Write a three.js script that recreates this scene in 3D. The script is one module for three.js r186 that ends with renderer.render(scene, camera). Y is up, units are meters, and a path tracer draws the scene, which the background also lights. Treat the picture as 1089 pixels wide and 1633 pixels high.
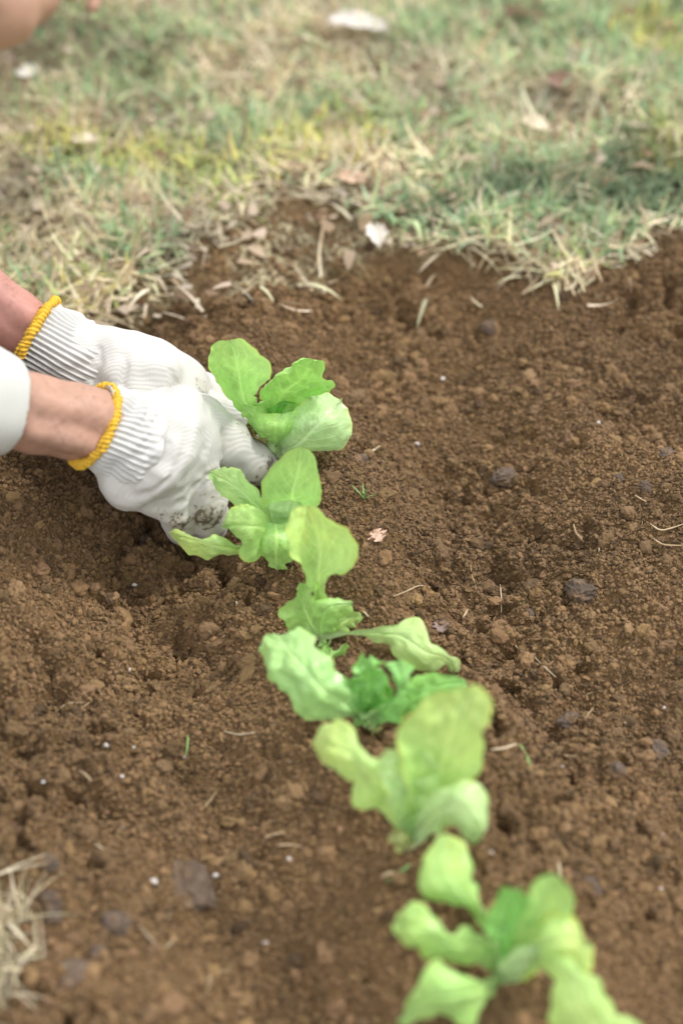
import * as THREE from 'three';
import { mergeGeometries } from 'three/addons/utils/BufferGeometryUtils.js';

// ---------------------------------------------------------------- camera, sky, sun, exposure
const PW = 1089, PH = 1633, CAM_H = 0.88, PITCH = 46 * Math.PI / 180, FOV = 36;
const scene = new THREE.Scene();
const camera = new THREE.PerspectiveCamera(FOV, 682 / 1024, 0.02, 300);
camera.position.set(0, CAM_H, 0);
camera.lookAt(0, CAM_H - Math.sin(PITCH), -Math.cos(PITCH));
camera.focus = 1.185;
camera.userData.fStop = 2.25;
scene.add(camera);
{
  // an even overcast sky, a little brighter overhead
  const w = 64, h = 32, d = new Float32Array(w * h * 4);
  for (let j = 0; j < h; j++) {
    const el = ((j + 0.5) / h - 0.5) * Math.PI, s = Math.max(0, Math.sin(el));
    const L = 0.9 * (0.5 + 0.5 * s);
    for (let i = 0; i < w; i++) d.set([L * 1.0, L * 1.0, L * 1.01, 1], (j * w + i) * 4);
  }
  const t = new THREE.DataTexture(d, w, h, THREE.RGBAFormat, THREE.FloatType);
  t.mapping = THREE.EquirectangularReflectionMapping; t.magFilter = THREE.LinearFilter; t.needsUpdate = true;
  scene.background = t; scene.environment = t;
}
const sun = new THREE.DirectionalLight(new THREE.Color(1, 0.97, 0.92), 1.5);
sun.position.set(2.3, 2.9, -1.9); sun.target.position.set(0, 0, -0.9);
sun.castShadow = true; sun.shadow.radius = 20; sun.shadow.mapSize.set(2048, 2048);
Object.assign(sun.shadow.camera, { left: -2, right: 2, top: 2, bottom: -2, near: 0.1, far: 10 });
scene.add(sun, sun.target);
const renderer = new THREE.WebGLRenderer({ antialias: true });
renderer.setSize(682, 1024);
renderer.shadowMap.enabled = true;
renderer.toneMapping = THREE.LinearToneMapping;
renderer.toneMappingExposure = 2.0;

// ---------------------------------------------------------------- helpers: random, noise
let seed = 12345;
const rnd = () => { seed = (Math.imul(seed, 1664525) + 1013904223) >>> 0; return seed / 4294967296; };
const rr = (a, b) => a + (b - a) * rnd();
const gauss = () => (rnd() + rnd() + rnd() - 1.5) / 0.75 * 1.22;
const clamp = (x, a, b) => Math.min(b, Math.max(a, x)), mix = (a, b, t) => a + (b - a) * t;
const sstep = (a, b, x) => { const t = clamp((x - a) / (b - a), 0, 1); return t * t * (3 - 2 * t); };
const hash = (x, y, z = 0) => {
  let h = Math.imul(x, 374761393) + Math.imul(y, 668265263) + Math.imul(z, 2147483647 ^ 0x5bd1e995);
  h = Math.imul(h ^ (h >>> 13), 1274126177);
  h = Math.imul(h ^ (h >>> 15), 2246822519);
  return ((h ^ (h >>> 16)) >>> 0) / 4294967296;
};
const n2 = (x, y, s = 0) => {
  const ix = Math.floor(x), iy = Math.floor(y), fx = x - ix, fy = y - iy, u = fx * fx * (3 - 2 * fx), v = fy * fy * (3 - 2 * fy);
  return mix(mix(hash(ix, iy, s), hash(ix + 1, iy, s), u), mix(hash(ix, iy + 1, s), hash(ix + 1, iy + 1, s), u), v) * 2 - 1;
};
const h4 = (x, y, z) => hash(x + Math.imul(z, 7919), y - Math.imul(z, 6101), z);
const n3 = (x, y, z) => {
  const ix = Math.floor(x), iy = Math.floor(y), iz = Math.floor(z), fx = x - ix, fy = y - iy, fz = z - iz;
  const u = fx * fx * (3 - 2 * fx), v = fy * fy * (3 - 2 * fy), w = fz * fz * (3 - 2 * fz);
  const p = (dz) => mix(mix(h4(ix, iy, iz + dz), h4(ix + 1, iy, iz + dz), u), mix(h4(ix, iy + 1, iz + dz), h4(ix + 1, iy + 1, iz + dz), u), v);
  return mix(p(0), p(1), w) * 2 - 1;
};
const fbm2 = (x, y, o = 4, s = 0) => { let a = 0, k = 1, t = 0; for (let i = 0; i < o; i++, k *= 0.5, x *= 2.03, y *= 2.03) { a += k * n2(x, y, s + i); t += k; } return a / t; };
const fbm3 = (x, y, z, o = 3) => { let a = 0, k = 1, t = 0; for (let i = 0; i < o; i++, k *= 0.5, x *= 2.03, y *= 2.03, z *= 2.03) { a += k * n3(x, y, z); t += k; } return a / t; };
const worley = (x, y, s = 0) => {
  const ix = Math.floor(x), iy = Math.floor(y); let m = 9;
  for (let j = -1; j < 2; j++) for (let i = -1; i < 2; i++) {
    const dx = ix + i + hash(ix + i, iy + j, s) - x, dy = iy + j + hash(ix + i, iy + j, s + 9) - y, d = dx * dx + dy * dy;
    if (d < m) m = d;
  }
  return Math.sqrt(m);
};
const V = (x, y, z) => new THREE.Vector3(x, y, z);

// ---------------------------------------------------------------- surveying: a sight line from the photograph's viewpoint met with a level
const TY = Math.tan(FOV / 2 * Math.PI / 180), AX = PW / PH, FPX = PH / 2 / TY;
const FWD = V(0, -Math.sin(PITCH), -Math.cos(PITCH)), UPV = V(0, Math.cos(PITCH), -Math.sin(PITCH)), EYE = V(0, CAM_H, 0);
const sight = (px, py) => V((px / PW * 2 - 1) * TY * AX, 0, 0).addScaledVector(UPV, (1 - py / PH * 2) * TY).add(FWD);
const level = (px, py, y) => { const d = sight(px, py); return EYE.clone().addScaledVector(d, (y - CAM_H) / d.y); };
const depthOf = (p) => p.clone().sub(EYE).dot(FWD);
const project = (p) => { const q = p.clone().sub(EYE), z = q.dot(FWD); return [PW / 2 + q.x / z * FPX, PH / 2 - q.dot(UPV) / z * FPX]; };

// ---------------------------------------------------------------- the lie of the land
const rowA = level(470, 700, 0), rowB = level(800, 1570, 0), rowD = rowB.clone().sub(rowA), rowL = Math.hypot(rowD.x, rowD.z);
const edgePts = [[-400, 640], [0, 590], [130, 545], [230, 512], [330, 492], [480, 468], [600, 446], [760, 446], [900, 468], [1000, 440], [1089, 398], [1500, 330]].map(([x, y]) => level(x, y, 0));
const edgeZ = (x) => {
  if (x <= edgePts[0].x) return edgePts[0].z;
  for (let i = 1; i < edgePts.length; i++) if (x < edgePts[i].x) return mix(edgePts[i - 1].z, edgePts[i].z, (x - edgePts[i - 1].x) / (edgePts[i].x - edgePts[i - 1].x));
  return edgePts.at(-1).z;
};
const tuftC = level(-52, 1560, 0);
// how far into the turf a place lies, in metres (negative: dug soil)
const turf = (x, z) => {
  const far = edgeZ(x) - z + 0.024 * n2(x * 14, z * 14, 3) + 0.016 * n2(x * 40, z * 40, 4);
  const near = z - 0.35 + 0.05 * n2(x * 5, z * 5, 6);
  const tuft = 0.041 - Math.hypot(x - tuftC.x, (z - tuftC.z) * 0.75) + 0.012 * n2(x * 40, z * 40, 8);
  return Math.max(far, near, tuft, x - 2.4, -2.2 - x);
};
const lumps = [[60, 800, 0.10, 0.03], [130, 1300, 0.03, -0.03], [200, 1180, 0.06, 0.012], [45, 1260, 0.03, -0.012], [760, 790, 0.06, -0.016], [980, 830, 0.1, 0.02], [330, 1050, 0.09, -0.008],
  [560, 790, 0.05, 0.012], [1040, 690, 0.03, -0.015], [930, 1085, 0.018, -0.010], [120, 1440, 0.05, -0.012], [880, 1250, 0.06, 0.010], [700, 600, 0.09, -0.004], [215, 905, 0.022, -0.010], [440, 718, 0.02, -0.006], [452, 874, 0.022, -0.008], [508, 1018, 0.02, -0.008], [590, 1154, 0.022, -0.008], [655, 1352, 0.02, -0.008], [795, 1552, 0.022, -0.008], [300, 860, 0.03, -0.008], [180, 1010, 0.03, 0.008], [330, 870, 0.05, -0.012]].map(([x, y, r, h]) => { const p = level(x, y, 0); return [p.x, p.z, r, h]; });
// patches smoothed by a rake or a palm
const smoothed = [[690, 610, 0.07, 0.4], [300, 1130, 0.07, 0.35], [420, 1400, 0.07, 0.35], [620, 900, 0.04, 0.3], [900, 1480, 0.06, 0.3], [820, 520, 0.06, 0.3]].map(([x, y, r, k]) => { const p = level(x, y, 0); return [p.x, p.z, r, k]; });
const field0 = (x, z) => { let a = 0; for (const [u, v, r, k] of smoothed) a += k * Math.exp(-((x - u) ** 2 + (z - v) ** 2) / (r * r)); return a; };
const Hs = (x, z) => { // broad forms only
  const u = ((x - rowA.x) * -rowD.z + (z - rowA.z) * rowD.x) / rowL; // across the row, right positive
  let h = 0.032 * Math.exp(-((u / 0.06) ** 2)) - 0.026 * Math.exp(-(((u - 0.14) / 0.05) ** 2)) + 0.026 * Math.exp(-(((u - 0.27) / 0.07) ** 2)) - 0.018 * Math.exp(-(((u + 0.15) / 0.08) ** 2)) + 0.02 * Math.exp(-(((u + 0.38) / 0.12) ** 2));
  for (const [a, b, r, k] of lumps) { const d = ((x - a) ** 2 + (z - b) ** 2) / (r * r); if (d < 6) h += k * Math.exp(-d); }
  const t = turf(x, z);
  h = mix(h, 0.006, sstep(-0.03, 0.03, t));
  const calm = sstep(6, 2, Math.hypot(x, z + 1));
  return (h + 0.018 * fbm2(x * 11, z * 11, 2, 21)) * calm;
};
const rakedAt = (x, z) => clamp(0.4 + 0.72 * sstep(-0.45, 0.3, fbm2(x * 8 + 2, z * 8, 2, 19)) - field0(x, z), 0.3, 1.12);
const H = (x, z) => {
  const raked = rakedAt(x, z), soft = (1 - 0.75 * sstep(-0.02, 0.04, turf(x, z))) * raked;
  const c = worley(x * 42, z * 42, 31), patch = 0.5 + 0.5 * n2(x * 13, z * 13, 17), pit = fbm2(x * 58 + 3, z * 58, 3, 37), crack = Math.abs(fbm2(x * 30 + 9, z * 30, 3, 29));
  return Hs(x, z) + soft * (0.013 * fbm2(x * 34, z * 34, 4, 25) + 0.006 * n2(x * 70 + 5, z * 70, 45) * (0.4 + 0.6 * patch) - 0.010 * patch * Math.max(0, 0.3 - crack) / 0.3 - 0.014 * sstep(0.28, 0.6, pit) + 0.009 * patch * Math.max(0, 0.48 - c) + 0.006 * fbm2(x * 150, z * 150, 3, 41));
};
const onGround = (px, py, lift = 0) => { let y = lift; for (let i = 0; i < 5; i++) { const p = level(px, py, y); y = H(p.x, p.z) + lift; } return level(px, py, y); };
const at = (px, py, lift) => level(px, py, lift); // lift above datum

// ---------------------------------------------------------------- naming
const taken = new Map();
const numbered = (n) => { const k = taken.get(n) ?? 0; taken.set(n, k + 1); return k ? `${n}_${String(k).padStart(3, '0')}` : n; };
const tag = (o, label, category, group) => { o.name = numbered(o.name); o.userData.label = label; o.userData.category = category; if (group) o.userData.group = group; scene.add(o); return o; };
const lit = (m) => { m.castShadow = m.receiveShadow = true; return m; };
const structure = (m, name) => { m.name = name; m.userData.kind = 'structure'; scene.add(lit(m)); return m; };
const stuff = (m, name, label, category) => { m.name = numbered(name); Object.assign(m.userData, { kind: 'stuff', label, category }); scene.add(lit(m)); return m; };
const part = (parent, name, geo, mat, base) => { if (base) geo.translate(-base.x, -base.y, -base.z); const m = lit(new THREE.Mesh(geo, mat)); m.name = name; parent.add(m); return m; };
const tex = (n, f, srgb = false) => {
  const d = new Uint8Array(n * n * 4);
  for (let j = 0; j < n; j++) for (let i = 0; i < n; i++) { const c = f((i + 0.5) / n, (j + 0.5) / n, i, j); d.set([c[0] * 255, (c[1] ?? c[0]) * 255, (c[2] ?? c[0]) * 255, 255].map((x) => clamp(x, 0, 255)), (j * n + i) * 4); }
  const t = new THREE.DataTexture(d, n, n); t.wrapS = t.wrapT = THREE.RepeatWrapping; t.magFilter = THREE.LinearFilter; if (srgb) t.colorSpace = THREE.SRGBColorSpace; t.needsUpdate = true; return t;
};
// noise that tiles over the unit square
const tileN = (u, v, f, s) => { const w = (a) => ((a % f) + f) % f; const x = u * f, y = v * f, ix = Math.floor(x), iy = Math.floor(y), fx = x - ix, fy = y - iy, p = fx * fx * (3 - 2 * fx), q = fy * fy * (3 - 2 * fy);
  return mix(mix(hash(w(ix), w(iy), s), hash(w(ix + 1), w(iy), s), p), mix(hash(w(ix), w(iy + 1), s), hash(w(ix + 1), w(iy + 1), s), p), q) * 2 - 1; };

// ---------------------------------------------------------------- ground
const soilBump = tex(1024, (u, v) => [0.5 + 0.22 * tileN(u, v, 64, 1) + 0.16 * tileN(u, v, 140, 2) + 0.12 * tileN(u, v, 300, 3)]);
const soilMap = tex(1024, (u, v) => { const a = 0.72 + 0.1 * tileN(u, v, 9, 5) + 0.09 * tileN(u, v, 40, 6) + 0.1 * tileN(u, v, 150, 7) + 0.08 * tileN(u, v, 400, 8); return [a, a * (0.98 + 0.02 * tileN(u, v, 20, 9)), a * (0.96 + 0.04 * tileN(u, v, 16, 10))]; });
const soilMat = new THREE.MeshStandardMaterial({ color: new THREE.Color().setRGB(0.205, 0.126, 0.061), map: soilMap, bumpMap: soilBump, bumpScale: 0.003, roughness: 1, vertexColors: true });
soilMat.specularIntensity = 0.2;
function sheet(xs, zs, hf, uvScale, cf) {
  const nx = xs.length, nz = zs.length, p = new Float32Array(nx * nz * 3), uv = new Float32Array(nx * nz * 2), c = new Float32Array(nx * nz * 3), idx = [];
  for (let j = 0, k = 0; j < nz; j++) for (let i = 0; i < nx; i++, k++) {
    const x = xs[i], z = zs[j]; p.set([x, hf(x, z), z], k * 3); uv.set([x / uvScale, z / uvScale], k * 2); c.set(cf(x, z), k * 3);
    if (i && j) idx.push(k - nx - 1, k - 1, k, k - nx - 1, k, k - nx);
  }
  const g = new THREE.BufferGeometry();
  g.setAttribute('position', new THREE.BufferAttribute(p, 3)); g.setAttribute('uv', new THREE.BufferAttribute(uv, 2)); g.setAttribute('color', new THREE.BufferAttribute(c, 3));
  g.setIndex(idx); g.computeVertexNormals(); return g;
}
const range = (a, b, s) => { const o = []; for (let x = a; x <= b + 1e-9; x += s) o.push(x); return o; };
// soil tone: the turned soil is blotched with damper and drier crumbs; under the turf lies pale thatch
const thatch = (x, z) => sstep(-0.005, 0.03, turf(x, z));
const soilTone = (x, z) => {
  const k = 1 + 0.3 * fbm2(x * 11, z * 11, 4, 51) + 0.10 * n2(x * 55, z * 55, 57), t = thatch(x, z) * (0.15 + 0.85 * sstep(-0.35, 0.3, fbm2(x * 26, z * 26, 2, 59)));
  return [mix(k, 2.5 * k, t), mix(k, 3.7 * k, t), mix(k, 4.9 * k, t)];
};
structure(new THREE.Mesh(sheet(range(-0.62, 0.66, 0.0022), range(-1.72, -0.3, 0.0022), H, 0.37, soilTone), soilMat), 'soil');
{
  const xs = [-150, -60, -25, -12, -7, -5, -4, ...range(-3, 3, 0.04), 4, 5, 7, 12, 25, 60, 150], zs = xs.map((v) => v - 1);
  structure(new THREE.Mesh(sheet(xs, zs, (x, z) => Hs(x, z) - (Math.abs(x) < 0.7 && z < -0.25 && z > -1.8 ? 0.02 : 0.006), 0.37, soilTone), soilMat), 'ground');
}

// crumbs of soil: little uneven lumps in their thousands
function lumpGeo(detail, rough, s) { // uneven, crumbly
  const g = new THREE.IcosahedronGeometry(1, detail), p = g.attributes.position;
  for (let i = 0; i < p.count; i++) {
    const x = p.getX(i), y = p.getY(i), z = p.getZ(i), k = 1 + rough * fbm3(x * 1.3 + s * 7.1, y * 1.3 + s, z * 1.3 - s * 3, 3) * 1.6 + (detail > 2 ? 0.16 * n3(x * 5 + s, y * 5, z * 5) + 0.1 * n3(x * 11, y * 11 + s, z * 11) : 0);
    p.setXYZ(i, x * k, y * k * 0.8, z * k);
  }
  g.computeVertexNormals(); return g;
}
const crumbMat = new THREE.MeshStandardMaterial({ color: new THREE.Color().setRGB(0.166, 0.102, 0.049), roughness: 1 });
const soilLumpMat = crumbMat;
{
  const M = new THREE.Matrix4(), q = new THREE.Quaternion(), e = new THREE.Euler(), col = new THREE.Color();
  const fill = (mesh, n, sizeOf, box, keep, bury) => {
    let k = 0;
    for (let t = 0; t < n * 6 && k < n; t++) {
      const z = rr(box[2], box[3]), x = rr(box[0], box[1]);
      if (!keep(x, z)) continue;
      const s = sizeOf(x, z); e.set(rr(0, 6.3), rr(0, 6.3), rr(0, 6.3)); q.setFromEuler(e);
      M.compose(V(x, H(x, z) + s * bury * rr(0.2, 1.6), z), q, V(s * rr(0.7, 1.4), s * rr(0.7, 1.2), s * rr(0.7, 1.4)));
      mesh.setMatrixAt(k, M);
      const b = (rnd() < 0.12 ? rr(0.35, 0.7) : rr(0.75, 1.35)) * (1 + 0.3 * fbm2(x * 11, z * 11, 4, 51)); col.setRGB(b, b * rr(0.95, 1.03), b * rr(0.88, 1.06)); mesh.setColorAt(k, col); k++;
    }
    mesh.count = k; return mesh;
  };
  const inView = (x, z) => Math.abs(x) < 0.05 + 0.225 * (Math.cos(PITCH) * -z + Math.sin(PITCH) * CAM_H) ;
  const soilHere = (x, z) => { const t = turf(x, z); return t < 0 || (t < 0.35 && rnd() < 0.3); };
  const near = (x, z) => (inView(x, z) || rnd() < 0.1) && soilHere(x, z);
  const box = [-0.6, 0.64, -1.5, -0.33];
  for (let v = 0; v < 3; v++) stuff(fill(new THREE.InstancedMesh(lumpGeo(v ? 1 : 0, 0.62, v + 1), crumbMat, 200000), 200000, (x, z) => (0.00038 + 0.0016 * Math.pow(rnd(), 4.5)) * mix(0.75, 1.1, rakedAt(x, z)), box, near, 0.7), 'soil_crumbs', 'loose fine brown crumbs covering the dug soil', 'soil');
  const patchy = (x, z) => near(x, z) && rnd() < 0.25 + 0.75 * sstep(-0.3, 0.5, n2(x * 17, z * 17, 61));
  for (let v = 0; v < 3; v++) stuff(fill(new THREE.InstancedMesh(lumpGeo(3, 0.4, v + 5), soilLumpMat, 1500), 1500, () => 0.0015 + 0.0045 * Math.pow(rnd(), 3.5), box, patchy, 0.1), 'soil_lumps', 'small rounded lumps of brown soil strewn over the bed', 'soil');
}

// ---------------------------------------------------------------- turf: matted dry straw and green blades
function bladeGeo(bend, twist, seg = 5) { // unit length along +y at its root, leaning over along +z
  const p = [], idx = []; let y = 0, z = 0;
  for (let i = 0; i <= seg; i++) {
    const t = i / seg, a = bend * t, w = 0.5 * (t < 0.15 ? 0.75 + t * 1.6 : 1) * Math.pow(1 - t, 0.55) + 0.02, tw = twist * t;
    if (i) { y += Math.cos(a) / seg; z += Math.sin(a) / seg; }
    const cx = Math.cos(tw) * w, cz = Math.sin(tw) * w;
    p.push(-cx, y, z - cz * 0.03, 0, y - 0.004, z + 0.012, cx, y, z + cz * 0.03);
    if (i) { const k = i * 3; idx.push(k - 3, k - 2, k + 1, k - 3, k + 1, k, k - 2, k - 1, k + 2, k - 2, k + 2, k + 1); }
  }
  const g = new THREE.BufferGeometry(); g.setAttribute('position', new THREE.Float32BufferAttribute(p, 3)); g.setIndex(idx); g.computeVertexNormals(); return g;
}
const bladeMat = new THREE.MeshPhysicalMaterial({ color: 0xffffff, roughness: 0.97, transmission: 0.38, thickness: 0, specularIntensity: 0.5 });
// where the turf is worn down to soil, and where green or dark clumps stand (photograph px, py, radius m, strength)
const spots = (l) => l.map(([x, y, r, k]) => { const p = level(x, y, 0.01); return [p.x, p.z, r, k]; });
const bare = spots([[450, 300, 0.04, 0.5], [520, 330, 0.05, 0.5], [400, 380, 0.06, 0.5], [480, 400, 0.06, 0.62], [560, 400, 0.05, 0.62], [640, 415, 0.05, 0.66], [340, 440, 0.05, 0.4], [275, 262, 0.03, 0.6], [600, 300, 0.03, 0.45], [720, 425, 0.04, 0.4], [1060, 430, 0.06, 0.75], [880, 130, 0.03, 0.4], [1000, 190, 0.04, 0.5], [930, 250, 0.03, 0.5], [210, 450, 0.04, 0.35], [300, 470, 0.04, 0.6], [400, 455, 0.04, 0.6], [230, 500, 0.035, 0.5], [60, 400, 0.04, 0.4]]);
const greens = spots([[240, 400, 0.022, 1.5], [75, 240, 0.02, 1.2], [130, 280, 0.045, 0.9], [300, 260, 0.06, 0.8], [640, 350, 0.035, 1.0], [720, 360, 0.04, 1.0], [760, 300, 0.05, 0.9], [560, 190, 0.06, 0.6], [500, 190, 0.03, 0.8], [640, 230, 0.04, 0.7], [1040, 250, 0.07, 1.5], [1080, 320, 0.05, 1.6], [980, 300, 0.05, 1.0], [860, 310, 0.05, 1.0], [900, 60, 0.1, 0.8], [700, 60, 0.08, 0.6], [230, 120, 0.08, 0.6], [1040, 120, 0.08, 0.6], [950, 370, 0.04, 0.6], [830, 390, 0.03, 0.6], [1080, 30, 0.08, 0.7], [400, 240, 0.04, 0.6]]);
const field = (l, x, z) => { let a = 0; for (const [u, v, r, k] of l) { const d = ((x - u) ** 2 + (z - v) ** 2) / (r * r); if (d < 8) a += k * Math.exp(-d); } return a; };
{
  const M = new THREE.Matrix4(), q = new THREE.Quaternion(), q2 = new THREE.Quaternion(), e = new THREE.Euler(), col = new THREE.Color();
  const geos = [bladeGeo(0.35, 0.5), bladeGeo(0.9, -0.8), bladeGeo(1.7, 1.2), bladeGeo(-0.6, 0.4)];
  const straw = [[0.78, 0.70, 0.48], [0.85, 0.79, 0.60], [0.66, 0.56, 0.37], [0.76, 0.74, 0.48], [0.82, 0.71, 0.55], [0.5, 0.39, 0.25]];
  const green = [[0.38, 0.54, 0.29], [0.54, 0.66, 0.36], [0.30, 0.46, 0.25], [0.60, 0.68, 0.36], [0.42, 0.57, 0.36]];
  const N = 18000;
  const sow = (name, label, n, pick) => geos.forEach((g) => {
    const m = new THREE.InstancedMesh(g, bladeMat, n); let k = 0;
    for (let t = 0; t < n * 12 && k < n; t++) {
      const z = rr(-2.3, -0.4), x = rr(-1.15, 1.15), T = turf(x, z);
      if (T < 0.002 && (T < -0.05 || z > -1.0 || rnd() > 0.035)) continue;
      const view = Math.abs(x) < 0.1 + 0.23 * (Math.cos(PITCH) * -z + Math.sin(PITCH) * CAM_H) && z > -1.95;
      if (!view && rnd() > 0.16) continue;
      const b = pick(x, z, T); if (!b) continue;
      const [len, wid, lean, c] = b;
      e.set(0, rr(0, 6.283), 0); q.setFromEuler(e); q2.setFromAxisAngle(V(1, 0, 0), lean); q.multiply(q2);
      M.compose(V(x, H(x, z) + rr(0, 0.012), z), q, V(wid, len, len)); m.setMatrixAt(k, M);
      const s = rr(0.7, 1.22); m.setColorAt(k, col.setRGB(c[0] * s, c[1] * s, c[2] * s)); k++;
    }
    m.count = k; stuff(m, name, label, 'grass');
  });
  const tuftHere = (x, z) => Math.hypot(x - tuftC.x, z - tuftC.z) < 0.12;
  sow('dry_grass', 'matted pale dry grass around the dug bed', N, (x, z, T) => {
    if (rnd() < field(bare, x, z) || rnd() < 0.85 * sstep(0.3, 0.55, fbm2(x * 30, z * 30, 2, 79))) return null;
    const g = field(greens, x, z); if (rnd() < g * 0.45) return null;
    const edge = sstep(0.06, 0, T);
    return [rr(0.016, 0.05) * (tuftHere(x, z) ? 0.9 : 1), rr(0.0012, 0.0044) * (tuftHere(x, z) ? 0.42 : 1), tuftHere(x, z) ? rr(0.7, 1.4) : rr(0.95, 1.66), straw[Math.floor(rnd() * 6)].map((v) => v * (0.92 + 0.3 * n2(x * 20, z * 20, 71) + 0.22 * n2(x * 52, z * 52, 72) + 0.05 * edge))];
  });
  sow('green_grass', 'green grass blades and weeds growing through the dry turf', 5200, (x, z, T) => {
    if (rnd() < field(bare, x, z) * 1.1 || T < 0.01) return null;
    const g = field(greens, x, z) + 0.2 + 0.5 * n2(x * 26, z * 26, 73) + 0.2 * n2(x * 8, z * 8, 75); if (rnd() > g) return null;
    const y = n2(x * 9, z * 9, 77) > 0.42 ? 1 : 0; // patches of yellower moss-like growth
    const c = green[Math.floor(rnd() * 5)].map((v) => v * (field(greens, x, z) > 1.15 ? 0.5 : 1));
    return [rr(0.012, 0.036), rr(0.002, 0.0058), rr(0.4, 1.45), y ? [c[0] * 1.45, c[1] * 1.18, c[2] * 0.85] : c];
  });
  // crumbled dead leaves trodden into the turf
  const flake = new THREE.InstancedMesh(bladeGeo(0.5, 0.3, 3), bladeMat, 2600); let k = 0;
  for (let t = 0; t < 30000 && k < 2600; t++) {
    const z = rr(-1.95, -1.0), x = rr(-0.6, 0.6), T = turf(x, z); if (T < -0.01 || (T < 0.08 && rnd() < 0.5)) continue;
    e.set(rr(1.2, 1.9), rr(0, 6.3), rr(-0.4, 0.4), 'YXZ'); q.setFromEuler(e); const s = rr(0.006, 0.026) * (rnd() < 0.5 ? 0.6 : 1);
    M.compose(V(x, H(x, z) + rr(0.003, 0.02), z), q, V(s * rr(0.35, 0.8), s, s)); flake.setMatrixAt(k, M);
    const c = [[0.5, 0.39, 0.28], [0.3, 0.2, 0.12], [0.58, 0.5, 0.4], [0.42, 0.31, 0.2], [0.54, 0.43, 0.34], [0.24, 0.16, 0.1]][Math.floor(rnd() * 6)], b = rr(0.8, 1.2); flake.setColorAt(k++, col.setRGB(c[0] * b, c[1] * b, c[2] * b));
  }
  flake.count = k; stuff(flake, 'leaf_litter', 'crumbled brown dead leaves trodden into the turf', 'litter');
}

// ---------------------------------------------------------------- lettuce seedlings
const veinAt = (u, v) => { // 0..1, veins of a leaf over its own width and length
  const a = Math.abs(u - 0.5) * 2, wob = 0.04 * n2(u * 6, v * 6, 81);
  const mid = Math.exp(-((a / (0.035 + 0.05 * (1 - v))) ** 2));
  const s = (v - a * 0.34 + wob) * 9, sec = Math.exp(-(((s - Math.round(s)) / 0.085) ** 2)) * sstep(1.0, 0.25, a);
  const s3 = (v * 1.1 + a * 0.9 + wob * 2) * 22, ter = Math.exp(-(((s3 - Math.round(s3)) / 0.16) ** 2)) * 0.35;
  return Math.max(mid, sec * 0.7, ter);
};
const leafMap = tex(512, (u, v) => { const w = veinAt(u, v), m = 0.84 + 0.1 * n2(u * 6, v * 9, 82) + 0.07 * n2(u * 22, v * 34, 83) + 0.04 * n2(u * 90, v * 120, 84), k = m + 0.2 * w; return [Math.min(1, k * (0.93 + 0.1 * w)), Math.min(1, k + 0.03), Math.min(1, k * (0.85 + 0.3 * w))]; });
const leafBump = tex(512, (u, v) => [0.55 - 0.3 * veinAt(u, v) + 0.12 * n2(u * 13, v * 22, 85) + 0.1 * n2(u * 34, v * 60, 86)]);
leafMap.wrapS = leafMap.wrapT = leafBump.wrapS = leafBump.wrapT = THREE.ClampToEdgeWrapping;
const leafMat = (r, g, b, o = {}) => new THREE.MeshPhysicalMaterial({ color: new THREE.Color().setRGB(r, g, b), map: leafMap, bumpMap: leafBump, bumpScale: 0.0014, roughness: 0.96, transmission: 0.36, thickness: 0, clearcoat: 1, clearcoatRoughness: 0.33, specularIntensity: 0.5, vertexColors: true, ...o });
const LM = {
  fresh: leafMat(0.58, 0.9, 0.29), pale: leafMat(0.70, 0.91, 0.48), lime: leafMat(0.67, 0.91, 0.31), deep: leafMat(0.37, 0.77, 0.21), yellow: leafMat(0.75, 0.76, 0.3), dry: leafMat(0.55, 0.46, 0.22, { clearcoat: 0, transmission: 0.2 }),
};
let leafNo = 0;
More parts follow.
